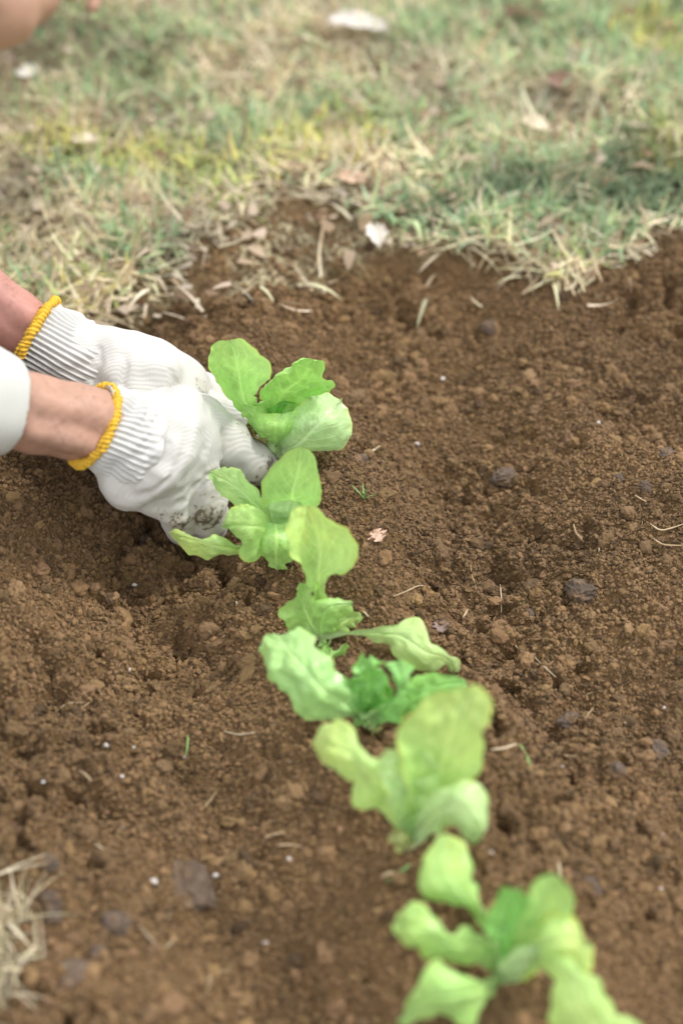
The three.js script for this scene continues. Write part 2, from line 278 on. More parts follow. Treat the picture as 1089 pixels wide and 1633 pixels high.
/* A leaf is spanned between three curves from its foot to its tip: left margin, midrib, right margin, each point [px, py, height above the plant's ground] */
function leafGeo(h0, { L, M, R, frill = 0.4, blister = 1, tint = [1, 1, 1], edge = [1.2, 0.95, 0.6], edgeW = 0.045, tipc = 0.15, bow = 1 }) {
  const no = ++leafNo, cv = (a) => new THREE.CatmullRomCurve3(a.map(([x, y, l]) => level(x, y, h0 + l)), false, 'centripetal');
  const tip = M.at(-1), cl = cv([...L, tip]), cm = cv(M), cr = cv([...R, tip]), NU = 32, NV = 54, pos = [], uv = [], col = [], idx = [];
  for (let j = 0; j <= NV; j++) {
    const v = j / NV, t = mix(v, Math.sin(v * Math.PI / 2), 0.6), a = cl.getPointAt(t), m = cm.getPointAt(t), b = cr.getPointAt(t), W = a.distanceTo(b), half = b.clone().sub(a).multiplyScalar(0.5), bend = a.clone().add(b).multiplyScalar(0.5).sub(m).multiplyScalar(bow);
    for (let i = 0; i <= NU; i++) {
      const u = i / NU * 2 - 1, ua = Math.abs(u), s = u < 0 ? 3 : 9, q = m.clone().addScaledVector(half, u * (1 + frill * 0.012 / Math.max(0.012, W) * ua * ua * (0.7 * n2(t * 13 + no * 5, s, 91) + 0.25 * n2(t * 38 + no * 5, s, 92)))).addScaledVector(bend, u * u);
      pos.push(q.x, q.y, q.z); uv.push(0.5 + u / 2, t);
      const rim = Math.max(sstep(1 - edgeW, 1, ua), t > 0.97 ? sstep(0.985, 1, t) * 0.6 : 0) * (0.7 + 0.5 * n2(t * 22 + no, s, 96)), vein = Math.exp(-u * u * 120) * 0.12 * (1.2 - t);
      const blotch = n2(u * 1.8 + no * 7, t * 3.2, 97), fine = n2(u * 6 + no * 7, t * 12, 98), yl = clamp(tipc * sstep(0.45, 1, t) * (1 + 0.5 * fine) + 0.16 * blotch + 0.06 * fine, -0.2, 1), base = sstep(0.32, 0, t) * 0.3;
      col.push(...[1 + 0.28 * yl + 0.25 * base + vein, 1 + 0.05 * yl + 0.1 * base + vein, 1 - 0.1 * yl + 0.8 * base + vein].map((x, n) => clamp(x * tint[n] * mix(1, edge[n], clamp(rim, 0, 1)), 0, 1.5)));
    }
  }
  const n = NU + 1;
  for (let j = 1; j <= NV; j++) for (let i = 1; i <= NU; i++) { const k = j * n + i; idx.push(k - n - 1, k - n, k, k - n - 1, k, k - 1); }
  const g = new THREE.BufferGeometry();
  g.setAttribute('position', new THREE.Float32BufferAttribute(pos, 3)); g.setAttribute('uv', new THREE.Float32BufferAttribute(uv, 2)); g.setAttribute('color', new THREE.Float32BufferAttribute(col, 3));
  g.setIndex(idx); g.computeVertexNormals();
  // puckers between the veins, the sunk midrib, and margins that ripple up and down
  const p = g.attributes.position, nn = g.attributes.normal, o = no * 3.7;
  for (let k = 0; k < p.count; k++) {
    const i = k % n, j = Math.floor(k / n), u = i / NU * 2 - 1, t = uv[k * 2 + 1], x = p.getX(k), y = p.getY(k), z = p.getZ(k), keep = Math.min(1, t * 6) * (j === NV ? 0 : 1);
    const d = keep * (blister * (0.0021 * n3(x * 75 + o, y * 75, z * 75) + 0.0013 * n3(x * 190 + o, y * 190, z * 190)) * (1 - 0.7 * Math.exp(-u * u * 60)) - 0.0008 * Math.exp(-u * u * 120) + frill * 0.0028 * u ** 4 * n2(t * 9 + o, u < 0 ? 1 : 5, 93) + 0.003 * n3(x * 26 + o, y * 26, z * 26));
    p.setXYZ(k, x + nn.getX(k) * d, y + nn.getY(k) * d, z + nn.getZ(k) * d);
  }
  g.computeVertexNormals(); return g;
}
function lettuce(px, py, label, leaves) {
  const base = onGround(px, py, 0), root = new THREE.Group(); root.name = 'lettuce_seedling'; root.position.copy(base);
  for (const [mat, o] of leaves) { const m = part(root, 'leaf', leafGeo(base.y + 0.007, o), LM[mat], base); if (o.label) m.userData.label = o.label; }
  // the crown the leaves spring from
  const cr = new THREE.CylinderGeometry(0.0045, 0.006, 0.02, 10, 3); { const p = cr.attributes.position; for (let i = 0; i < p.count; i++) p.setX(i, p.getX(i) * (1 + 0.2 * n2(p.getY(i) * 200, p.getZ(i) * 300, 99))); } cr.deleteAttribute('uv'); cr.computeVertexNormals();
  const stemMat = lettuce.stem ??= new THREE.MeshStandardMaterial({ color: new THREE.Color().setRGB(0.5, 0.56, 0.28), roughness: 0.7 });
  part(root, 'stem', cr, stemMat).position.y = 0.002;
  return tag(root, label, 'lettuce', 'lettuce seedlings planted in a row');
}
const P_A = [440, 712], P_B = [452, 868], P_C = [508, 1012], P_D = [590, 1148], P_E = [655, 1345], P_F = [795, 1545];
lettuce(...P_A, 'lettuce seedling farthest up the row, gripped between the two white gloves', [
  ['fresh', { M: [[438, 705, 0.006], [408, 668, 0.03], [389, 644, 0.045], [380, 600, 0.072], [374, 565, 0.098], [366, 543, 0.112]], L: [[436, 706, 0.006], [402, 668, 0.032], [362, 637, 0.06], [350, 614, 0.075], [333, 586, 0.094], [334, 564, 0.107], [350, 546, 0.114]], R: [[440, 704, 0.006], [415, 668, 0.03], [404, 642, 0.054], [414, 620, 0.08], [433, 592, 0.1], [414, 564, 0.11], [388, 546, 0.114]] }],
  ['fresh', { M: [[446, 708, 0.006], [434, 670, 0.024], [446, 640, 0.04], [478, 606, 0.062], [506, 574, 0.09]], L: [[444, 709, 0.006], [416, 664, 0.03], [413, 640, 0.056], [432, 610, 0.078], [462, 584, 0.09], [490, 575, 0.092]], R: [[450, 708, 0.006], [456, 676, 0.028], [492, 642, 0.05], [528, 620, 0.07], [524, 594, 0.084], [515, 578, 0.09]], blister: 2.2, frill: 0.8, tint: [0.88, 0.96, 0.8] }],
  ['deep', { M: [[446, 708, 0.004], [440, 684, 0.018], [442, 664, 0.03], [456, 640, 0.042]], L: [[444, 710, 0.004], [424, 680, 0.022], [420, 656, 0.038], [438, 640, 0.044]], R: [[450, 708, 0.004], [462, 684, 0.02], [476, 660, 0.034], [472, 644, 0.042]], blister: 2.4 }],
  ['pale', { M: [[446, 722, 0.006], [470, 712, 0.026], [492, 692, 0.044], [518, 664, 0.056], [546, 634, 0.056]], L: [[442, 718, 0.008], [452, 690, 0.032], [468, 660, 0.046], [494, 634, 0.052], [520, 622, 0.053]], R: [[452, 729, 0.006], [482, 717, 0.012], [510, 721, 0.018], [544, 718, 0.022], [564, 690, 0.034], [562, 658, 0.046]], frill: 0.3, blister: 0.7 }],
  ['fresh', { M: [[446, 720, 0.008], [438, 700, 0.028], [440, 680, 0.044], [450, 660, 0.05]], L: [[440, 716, 0.008], [420, 698, 0.026], [404, 680, 0.036], [398, 666, 0.042]], R: [[458, 716, 0.008], [462, 696, 0.028], [480, 672, 0.042], [492, 652, 0.05]], blister: 0.8 }],
  ['fresh', { M: [[438, 706, 0.01], [416, 680, 0.036], [402, 658, 0.048], [390, 646, 0.052]], L: [[434, 706, 0.01], [404, 680, 0.034], [388, 658, 0.046]], R: [[444, 704, 0.01], [426, 672, 0.034], [416, 650, 0.046]] }],
  ['deep', { M: [[450, 722, 0.006], [450, 704, 0.018], [452, 690, 0.024]], L: [[444, 722, 0.005], [438, 706, 0.018], [442, 694, 0.024]], R: [[458, 722, 0.005], [464, 706, 0.016], [460, 692, 0.022]], tint: [0.9, 0.9, 0.8] }],
  ['dry', { M: [[436, 714, 0.004], [420, 702, 0.018], [406, 690, 0.024], [393, 680, 0.026]], L: [[432, 716, 0.004], [412, 706, 0.014], [398, 694, 0.02]], R: [[440, 712, 0.006], [430, 694, 0.022], [414, 682, 0.03]], label: 'withered yellow brown leaf', frill: 3, blister: 3, edge: [0.5, 0.32, 0.2], edgeW: 0.4 }],
  ['pale', { M: [[446, 730, 0.003], [438, 722, 0.014], [424, 706, 0.02]], L: [[440, 731, 0.003], [426, 720, 0.012]], R: [[452, 728, 0.003], [444, 712, 0.018], [434, 704, 0.022]] }],
]);
lettuce(...P_B, 'second lettuce seedling, in front of the dirty fingertips, one leaf lying out to the left', [
  ['fresh', { M: [[456, 864, 0.006], [462, 820, 0.032], [466, 785, 0.058], [476, 745, 0.084], [482, 711, 0.102]], L: [[452, 864, 0.006], [434, 820, 0.036], [415, 796, 0.056], [418, 772, 0.072], [436, 743, 0.088], [464, 721, 0.099]], R: [[462, 864, 0.006], [490, 826, 0.034], [507, 806, 0.054], [512, 778, 0.07], [510, 750, 0.084], [498, 722, 0.097]], frill: 0.25, blister: 0.6 }],
  ['fresh', { M: [[450, 864, 0.006], [428, 830, 0.028], [400, 800, 0.042], [368, 772, 0.052], [336, 752, 0.05]], L: [[446, 868, 0.006], [415, 838, 0.026], [380, 812, 0.036], [358, 792, 0.04], [344, 770, 0.046]], R: [[454, 858, 0.008], [434, 812, 0.036], [416, 790, 0.05], [390, 767, 0.06], [372, 750, 0.06], [350, 746, 0.056]], frill: 0.8, tint: [1.05, 1, 1.2] }],
  ['pale', { M: [[454, 866, 0.006], [458, 840, 0.026], [466, 812, 0.042], [474, 785, 0.05]], L: [[448, 866, 0.006], [434, 836, 0.03], [426, 810, 0.042], [446, 790, 0.05]], R: [[462, 866, 0.006], [490, 838, 0.028], [508, 812, 0.04], [497, 792, 0.048]], blister: 2, frill: 1 }],
  ['lime', { M: [[446, 858, 0.012], [424, 842, 0.036], [404, 840, 0.046], [382, 838, 0.044], [355, 839, 0.034]], L: [[444, 872, 0.008], [420, 886, 0.018], [402, 892, 0.018], [386, 883, 0.022], [387, 864, 0.028], [370, 850, 0.032]], R: [[444, 848, 0.016], [424, 822, 0.042], [404, 810, 0.047], [384, 805, 0.046], [364, 816, 0.04]], frill: 0.4, tint: [0.88, 0.94, 0.9] }],
  ['fresh', { M: [[440, 836, 0.036], [440, 858, 0.036], [440, 880, 0.026], [442, 911, 0.006]], L: [[426, 832, 0.038], [410, 852, 0.034], [410, 880, 0.022], [428, 903, 0.008]], R: [[454, 834, 0.036], [468, 858, 0.03], [470, 888, 0.016], [454, 910, 0.006]], frill: 0.5 }],
  ['lime', { M: [[446, 874, 0.004], [400, 878, 0.012], [360, 874, 0.022], [330, 870, 0.026], [296, 858, 0.026], [269, 850, 0.021]], L: [[444, 878, 0.003], [400, 883, 0.009], [366, 889, 0.01], [354, 886, 0.01], [338, 896, 0.008], [306, 888, 0.01], [290, 868, 0.018], [276, 856, 0.019]], R: [[444, 870, 0.006], [400, 874, 0.014], [370, 866, 0.022], [350, 856, 0.028], [324, 853, 0.028], [300, 850, 0.027], [278, 846, 0.023]], tipc: 0.7, label: 'low leaf with a pale yellow tip lying over the soil' }],
]);
lettuce(...P_C, 'third lettuce seedling, with a tall yellow-green leaf rising against the one behind', [
  ['lime', { M: [[510, 1008, 0.006], [512, 960, 0.03], [508, 918, 0.05], [510, 880, 0.068], [502, 840, 0.086], [490, 806, 0.1]], L: [[504, 1008, 0.006], [498, 960, 0.034], [486, 918, 0.058], [468, 884, 0.08], [461, 846, 0.096], [467, 820, 0.101], [478, 809, 0.102]], R: [[516, 1008, 0.006], [524, 960, 0.032], [528, 922, 0.056], [566, 903, 0.076], [574, 876, 0.088], [558, 851, 0.096], [530, 830, 0.099], [506, 808, 0.101]], tipc: 0.5, blister: 0.8 }],
  ['fresh', { M: [[506, 1012, 0.004], [490, 988, 0.018], [482, 962, 0.032], [488, 930, 0.046]], L: [[500, 1012, 0.004], [462, 1005, 0.014], [447, 986, 0.024], [468, 956, 0.038], [478, 930, 0.047]], R: [[510, 1006, 0.006], [504, 980, 0.028], [502, 958, 0.04], [502, 934, 0.048]], frill: 0.8 }],
  ['fresh', { M: [[512, 1016, 0.004], [512, 990, 0.024], [524, 970, 0.038], [564, 961, 0.036]], L: [[506, 1016, 0.004], [498, 986, 0.024], [494, 962, 0.036], [520, 955, 0.04], [548, 955, 0.038]], R: [[522, 1014, 0.004], [536, 1002, 0.016], [548, 980, 0.026], [563, 969, 0.032]], frill: 0.6 }],
  ['lime', { M: [[522, 1012, 0.004], [544, 992, 0.016], [576, 980, 0.018]], L: [[520, 1006, 0.008], [540, 980, 0.02], [560, 975, 0.021]], R: [[528, 1014, 0.003], [547, 1001, 0.01], [564, 998, 0.011]], frill: 1.4 }],
  ['lime', { M: [[512, 1018, 0.004], [550, 1010, 0.014], [600, 1010, 0.024], [640, 1016, 0.034], [680, 1040, 0.036], [714, 1052, 0.026], [727, 1081, 0.006]], L: [[512, 1014, 0.005], [550, 1005, 0.016], [600, 1003, 0.026], [630, 998, 0.034], [660, 984, 0.036], [680, 996, 0.037], [690, 1024, 0.036], [710, 1040, 0.031], [733, 1054, 0.02]], R: [[512, 1021, 0.003], [550, 1014, 0.013], [584, 1015, 0.018], [600, 1024, 0.018], [622, 1018, 0.024], [632, 1032, 0.026], [650, 1060, 0.022], [686, 1069, 0.02], [712, 1060, 0.018], [716, 1076, 0.008]], frill: 0.5, tint: [1.05, 1, 1.2], label: 'long stalked leaf stretched out low to the right' }],
  ['fresh', { M: [[510, 1022, 0.003], [524, 1036, 0.012], [534, 1056, 0.005]], L: [[514, 1018, 0.004], [536, 1036, 0.014], [542, 1050, 0.008]], R: [[508, 1026, 0.002], [516, 1044, 0.008], [522, 1058, 0.004]], frill: 2 }],
]);
lettuce(...P_D, 'fourth lettuce seedling, with crinkled dark centre and one broad leaf lying leftward', [
  ['fresh', { M: [[588, 1148, 0.006], [552, 1124, 0.028], [515, 1098, 0.044], [480, 1060, 0.054], [450, 1028, 0.052], [426, 1014, 0.045]], L: [[584, 1152, 0.005], [554, 1147, 0.014], [505, 1150, 0.014], [480, 1136, 0.022], [452, 1102, 0.032], [426, 1066, 0.037], [411, 1044, 0.039], [413, 1026, 0.043]], R: [[590, 1140, 0.01], [560, 1101, 0.032], [532, 1080, 0.044], [516, 1048, 0.052], [500, 1012, 0.054], [474, 1003, 0.052], [446, 1007, 0.048]], blister: 1.8, frill: 0.7, tint: [1, 1, 1.25] }],
  ['deep', { M: [[588, 1152, 0.005], [586, 1120, 0.022], [586, 1090, 0.04], [586, 1054, 0.056]], L: [[578, 1156, 0.004], [559, 1140, 0.016], [562, 1110, 0.034], [567, 1076, 0.05], [575, 1056, 0.056]], R: [[600, 1150, 0.006], [610, 1122, 0.03], [619, 1082, 0.05], [602, 1058, 0.056]], blister: 3, frill: 1.6 }],
  ['fresh', { M: [[590, 1156, 0.005], [584, 1148, 0.018], [580, 1138, 0.022]], L: [[576, 1160, 0.003], [558, 1148, 0.012], [560, 1136, 0.018]], R: [[602, 1156, 0.004], [612, 1144, 0.014], [604, 1132, 0.02]], frill: 1.6, blister: 1.6, tint: [1.1, 1.05, 1.6] }],
  ['deep', { M: [[590, 1150, 0.006], [594, 1128, 0.022], [598, 1104, 0.034]], L: [[584, 1152, 0.005], [580, 1130, 0.022], [586, 1110, 0.032]], R: [[598, 1150, 0.005], [612, 1130, 0.022], [612, 1110, 0.032]], blister: 3, frill: 1.5 }],
  ['fresh', { M: [[596, 1152, 0.006], [624, 1128, 0.032], [640, 1094, 0.05], [634, 1052, 0.06]], L: [[594, 1148, 0.008], [609, 1124, 0.03], [620, 1090, 0.046], [615, 1060, 0.057]], R: [[602, 1155, 0.005], [637, 1149, 0.016], [657, 1112, 0.036], [662, 1076, 0.05], [647, 1053, 0.059]], tint: [0.72, 0.92, 0.9], frill: 0.7 }],
  ['fresh', { M: [[598, 1152, 0.004], [648, 1126, 0.02], [690, 1098, 0.03], [744, 1086, 0.032]], L: [[598, 1146, 0.006], [640, 1108, 0.028], [670, 1078, 0.036], [714, 1074, 0.037]], R: [[602, 1156, 0.003], [660, 1140, 0.014], [702, 1116, 0.024], [742, 1102, 0.029]], tint: [0.72, 0.92, 0.75] }],
  ['yellow', { M: [[592, 1157, 0.002], [598, 1163, 0.008], [603, 1170, 0.006]], L: [[588, 1160, 0.002], [592, 1170, 0.005]], R: [[596, 1156, 0.003], [608, 1162, 0.007]] }],
]);
lettuce(...P_E, 'fifth lettuce seedling, pale, with one big upright leaf yellowing at its top', [
  ['lime', { M: [[660, 1338, 0.006], [680, 1284, 0.034], [700, 1230, 0.058], [718, 1170, 0.086], [740, 1091, 0.116]], L: [[654, 1338, 0.006], [652, 1280, 0.042], [640, 1220, 0.076], [635, 1178, 0.094], [644, 1152, 0.103], [664, 1125, 0.11], [700, 1100, 0.116]], R: [[668, 1338, 0.006], [712, 1290, 0.036], [752, 1248, 0.06], [770, 1230, 0.072], [780, 1172, 0.096], [781, 1120, 0.111], [773, 1100, 0.115], [758, 1091, 0.117]], tipc: 0.45, edge: [1.2, 0.8, 0.5], edgeW: 0.05, blister: 1.3 }],
  ['lime', { M: [[650, 1338, 0.006], [628, 1284, 0.036], [596, 1240, 0.056], [556, 1202, 0.064], [497, 1183, 0.05]], L: [[644, 1340, 0.005], [620, 1314, 0.02], [597, 1286, 0.03], [582, 1294, 0.03], [566, 1284, 0.032], [563, 1266, 0.036], [570, 1246, 0.042], [540, 1226, 0.047], [510, 1206, 0.048]], R: [[656, 1332, 0.01], [640, 1270, 0.044], [612, 1220, 0.06], [586, 1204, 0.063], [567, 1176, 0.064], [550, 1156, 0.062], [530, 1155, 0.058], [508, 1165, 0.053]], tipc: 0.55, edge: [1, 0.7, 0.4] }],
  ['pale', { M: [[654, 1342, 0.006], [654, 1296, 0.03], [654, 1250, 0.054], [652, 1194, 0.078]], L: [[648, 1342, 0.006], [624, 1296, 0.036], [610, 1250, 0.062], [604, 1214, 0.076], [620, 1192, 0.081]], R: [[660, 1342, 0.006], [686, 1296, 0.034], [704, 1250, 0.058], [704, 1212, 0.072], [686, 1192, 0.079]], blister: 1.4, tint: [1, 1.02, 0.9], frill: 0.6 }],
  ['pale', { M: [[660, 1344, 0.006], [690, 1304, 0.044], [726, 1288, 0.064], [756, 1314, 0.056], [754, 1349, 0.036]], L: [[656, 1340, 0.008], [676, 1284, 0.048], [700, 1260, 0.062], [744, 1251, 0.065], [771, 1268, 0.062], [781, 1300, 0.052], [770, 1332, 0.042]], R: [[668, 1346, 0.005], [694, 1322, 0.03], [718, 1320, 0.038], [736, 1338, 0.038], [744, 1346, 0.037]], tint: [1, 1.02, 0.95], blister: 0.8, frill: 0.5 }],
  ['deep', { M: [[660, 1344, 0.004], [664, 1320, 0.022], [676, 1296, 0.036]], L: [[654, 1344, 0.004], [650, 1320, 0.024], [662, 1300, 0.036]], R: [[666, 1344, 0.004], [680, 1320, 0.024], [684, 1300, 0.036]] }],
  ['yellow', { M: [[652, 1352, 0.003], [638, 1344, 0.014], [624, 1326, 0.014]], L: [[648, 1358, 0.002], [630, 1348, 0.008], [620, 1334, 0.012]], R: [[656, 1346, 0.004], [644, 1336, 0.014], [632, 1326, 0.016]], label: 'small yellowed leaf at the foot', frill: 1.5 }],
]);
lettuce(...P_F, 'nearest lettuce seedling, blurred, at the bottom right of the row', [
  ['fresh', { M: [[790, 1520, 0.008], [768, 1460, 0.036], [746, 1436, 0.05], [718, 1396, 0.062], [704, 1329, 0.068]], L: [[786, 1522, 0.008], [756, 1462, 0.034], [728, 1434, 0.042], [696, 1433, 0.044], [671, 1416, 0.05], [677, 1374, 0.06], [694, 1337, 0.067]], R: [[796, 1516, 0.008], [776, 1450, 0.038], [752, 1406, 0.052], [743, 1362, 0.063], [725, 1334, 0.068]], tipc: 0.6 }],
  ['fresh', { M: [[796, 1540, 0.008], [760, 1514, 0.038], [716, 1506, 0.052], [676, 1482, 0.06], [631, 1472, 0.048]], L: [[794, 1546, 0.006], [760, 1543, 0.022], [724, 1542, 0.028], [694, 1534, 0.034], [680, 1518, 0.04], [650, 1506, 0.044], [634, 1490, 0.046]], R: [[798, 1534, 0.01], [776, 1500, 0.04], [746, 1478, 0.052], [718, 1480, 0.056], [696, 1468, 0.06], [674, 1443, 0.058], [654, 1437, 0.055], [637, 1450, 0.05]], tipc: 0.4, frill: 0.6 }],
  ['deep', { M: [[798, 1542, 0.008], [806, 1500, 0.036], [816, 1460, 0.056], [826, 1413, 0.078]], L: [[790, 1540, 0.008], [778, 1510, 0.04], [784, 1460, 0.066], [797, 1424, 0.077]], R: [[806, 1540, 0.008], [838, 1492, 0.044], [854, 1450, 0.068], [848, 1421, 0.077]], blister: 2.4, frill: 1 }],
  ['fresh', { M: [[802, 1544, 0.008], [840, 1496, 0.042], [874, 1448, 0.07], [888, 1395, 0.094]], L: [[796, 1540, 0.01], [822, 1490, 0.052], [846, 1440, 0.082], [856, 1412, 0.091], [872, 1396, 0.095]], R: [[810, 1546, 0.006], [862, 1500, 0.038], [901, 1468, 0.064], [911, 1432, 0.083], [907, 1407, 0.092]], frill: 0.6 }],
  ['lime', { M: [[806, 1548, 0.008], [850, 1520, 0.044], [896, 1500, 0.062], [945, 1508, 0.052]], L: [[804, 1542, 0.01], [850, 1496, 0.05], [890, 1467, 0.063], [917, 1465, 0.062], [932, 1488, 0.057]], R: [[812, 1552, 0.006], [850, 1536, 0.03], [890, 1531, 0.042], [929, 1541, 0.042], [942, 1524, 0.047]], tipc: 0.55, frill: 1.8, edge: [1.25, 0.95, 0.5], edgeW: 0.14 }],
  ['pale', { M: [[794, 1556, 0.006], [812, 1552, 0.03], [836, 1530, 0.046], [864, 1506, 0.052]], L: [[786, 1550, 0.008], [800, 1532, 0.034], [830, 1506, 0.048]], R: [[800, 1573, 0.004], [826, 1563, 0.02], [852, 1536, 0.038], [870, 1516, 0.046]] }],
  ['lime', { M: [[806, 1552, 0.008], [860, 1530, 0.048], [900, 1550, 0.06], [928, 1600, 0.056], [970, 1682, 0.03]], L: [[806, 1548, 0.01], [860, 1520, 0.05], [908, 1534, 0.06], [946, 1572, 0.057], [980, 1604, 0.05], [1012, 1642, 0.042]], R: [[806, 1556, 0.006], [858, 1540, 0.042], [886, 1560, 0.046], [874, 1590, 0.042], [871, 1616, 0.038], [890, 1650, 0.032], [930, 1676, 0.029]], frill: 1 }],
  ['fresh', { M: [[796, 1556, 0.008], [760, 1578, 0.034], [720, 1584, 0.042], [684, 1590, 0.038], [638, 1636, 0.02]], L: [[798, 1566, 0.004], [780, 1592, 0.016], [752, 1628, 0.014], [720, 1621, 0.02], [690, 1607, 0.024], [664, 1626, 0.02], [650, 1640, 0.017]], R: [[792, 1552, 0.01], [764, 1564, 0.036], [726, 1556, 0.046], [692, 1540, 0.05], [668, 1570, 0.044], [646, 1606, 0.031], [633, 1628, 0.022]], frill: 0.7 }],
]);

// ---------------------------------------------------------------- smooth solids from bones
const smin = (a, b, k) => { const h = Math.max(k - Math.abs(a - b), 0) / k; return Math.min(a, b) - h * h * k * 0.25; };
const bone = (a, b) => { // two ends [Vector3, radius]
  const [p, ra] = a, [q, rb] = b, dx = q.x - p.x, dy = q.y - p.y, dz = q.z - p.z, L = dx * dx + dy * dy + dz * dz || 1e-9;
  return (x, y, z) => { const t = clamp(((x - p.x) * dx + (y - p.y) * dy + (z - p.z) * dz) / L, 0, 1); return Math.hypot(x - p.x - dx * t, y - p.y - dy * t, z - p.z - dz * t) - (ra + (rb - ra) * t); };
};
const chain = (pts) => pts.slice(1).map((b, i) => bone(pts[i], b));
const chainF = (pts, k = 0.006) => { const b = chain(pts); return (x, y, z) => b.reduce((d, f) => smin(d, f(x, y, z), k), 9); };
const joined = (fs, k) => (x, y, z) => { let d = 9; for (const f of fs) d = smin(d, f(x, y, z), k); return d; };
function solid(f, lo, hi, c) { // surface nets
  const nx = Math.ceil((hi.x - lo.x) / c), ny = Math.ceil((hi.y - lo.y) / c), nz = Math.ceil((hi.z - lo.z) / c), sx = nx + 1, sy = ny + 1, sz = nz + 1;
  const g = new Float32Array(sx * sy * sz).fill(1), B = 5, far = B * c * 0.9 * 1.35;
  for (let k = 0; k < sz; k += B) for (let j = 0; j < sy; j += B) for (let i = 0; i < sx; i += B) {
    const m = f(lo.x + (i + B / 2) * c, lo.y + (j + B / 2) * c, lo.z + (k + B / 2) * c), full = Math.abs(m) < far;
    for (let w = k; w < Math.min(sz, k + B); w++) for (let v = j; v < Math.min(sy, j + B); v++) for (let u = i; u < Math.min(sx, i + B); u++) g[(w * sy + v) * sx + u] = full ? f(lo.x + u * c, lo.y + v * c, lo.z + w * c) : m;
  }
  const id = new Int32Array(nx * ny * nz).fill(-1), pos = [], idx = [], at8 = new Float32Array(8);
  const E = [[0, 1], [2, 3], [4, 5], [6, 7], [0, 2], [1, 3], [4, 6], [5, 7], [0, 4], [1, 5], [2, 6], [3, 7]];
  for (let k = 0; k < nz; k++) for (let j = 0; j < ny; j++) for (let i = 0; i < nx; i++) {
    let m = 0; for (let q = 0; q < 8; q++) { at8[q] = g[((k + (q >> 2)) * sy + j + ((q >> 1) & 1)) * sx + i + (q & 1)]; if (at8[q] < 0) m |= 1 << q; }
    if (m === 0 || m === 255) continue;
    let x = 0, y = 0, z = 0, n = 0;
    for (const [a, b] of E) if (((m >> a) & 1) !== ((m >> b) & 1)) { const t = at8[a] / (at8[a] - at8[b]); x += mix(a & 1, b & 1, t); y += mix((a >> 1) & 1, (b >> 1) & 1, t); z += mix(a >> 2, b >> 2, t); n++; }
    id[(k * ny + j) * nx + i] = pos.length / 3; pos.push(lo.x + (i + x / n) * c, lo.y + (j + y / n) * c, lo.z + (k + z / n) * c);
  }
  const I = (i, j, k) => id[(k * ny + j) * nx + i], quad = (a, b, cc, d, flip) => { if (a < 0 || b < 0 || cc < 0 || d < 0) return; flip ? idx.push(a, d, cc, a, cc, b) : idx.push(a, b, cc, a, cc, d); };
  for (let k = 1; k < nz; k++) for (let j = 1; j < ny; j++) for (let i = 1; i < nx; i++) {
    const s = g[(k * sy + j) * sx + i] < 0;
    if (s !== g[(k * sy + j) * sx + i + 1] < 0) quad(I(i, j - 1, k - 1), I(i, j, k - 1), I(i, j, k), I(i, j - 1, k), !s);
    if (s !== g[(k * sy + j + 1) * sx + i] < 0) quad(I(i - 1, j, k - 1), I(i - 1, j, k), I(i, j, k), I(i, j, k - 1), !s);
    if (s !== g[((k + 1) * sy + j) * sx + i] < 0) quad(I(i - 1, j - 1, k), I(i, j - 1, k), I(i, j, k), I(i - 1, j, k), !s);
  }
  const nor = new Float32Array(pos.length), e = c * 0.6;
  for (let i = 0; i < pos.length; i += 3) {
    for (let it = 0; it < 2; it++) {
      const [x, y, z] = [pos[i], pos[i + 1], pos[i + 2]], d = f(x, y, z);
      let a = f(x + e, y, z) - f(x - e, y, z), b = f(x, y + e, z) - f(x, y - e, z), cc = f(x, y, z + e) - f(x, y, z - e); const L = Math.hypot(a, b, cc) || 1; a /= L; b /= L; cc /= L;
      if (!it) { const s = clamp(d, -c, c) * 0.8; pos[i] -= a * s; pos[i + 1] -= b * s; pos[i + 2] -= cc * s; } else nor.set([a, b, cc], i);
    }
  }
  const geo = new THREE.BufferGeometry(); geo.setAttribute('position', new THREE.Float32BufferAttribute(pos, 3)); geo.setAttribute('normal', new THREE.BufferAttribute(nor, 3)); geo.setIndex(idx); return geo;
}
const paint = (g, f) => { const p = g.attributes.position, n = g.attributes.normal, c = new Float32Array(p.count * 3); for (let i = 0; i < p.count; i++) c.set(f(p.getX(i), p.getY(i), p.getZ(i), n && V(n.getX(i), n.getY(i), n.getZ(i))), i * 3); g.setAttribute('color', new THREE.BufferAttribute(c, 3)); return g; };
const bounds = (pts, m) => { const b = new THREE.Box3().setFromPoints(pts); return [b.min.subScalar(m), b.max.addScalar(m)]; };
const J = (px, py, lift, r) => [level(px, py, lift), r];
const surf = (f, px, py) => { const d = sight(px, py).normalize(); let t = 0.3; for (let i = 0; i < 90; i++) { const s = f(EYE.x + d.x * t, EYE.y + d.y * t, EYE.z + d.z * t); if (s < 0.0004 || t > 2) break; t += s * 0.8; } return EYE.clone().addScaledVector(d, t); };

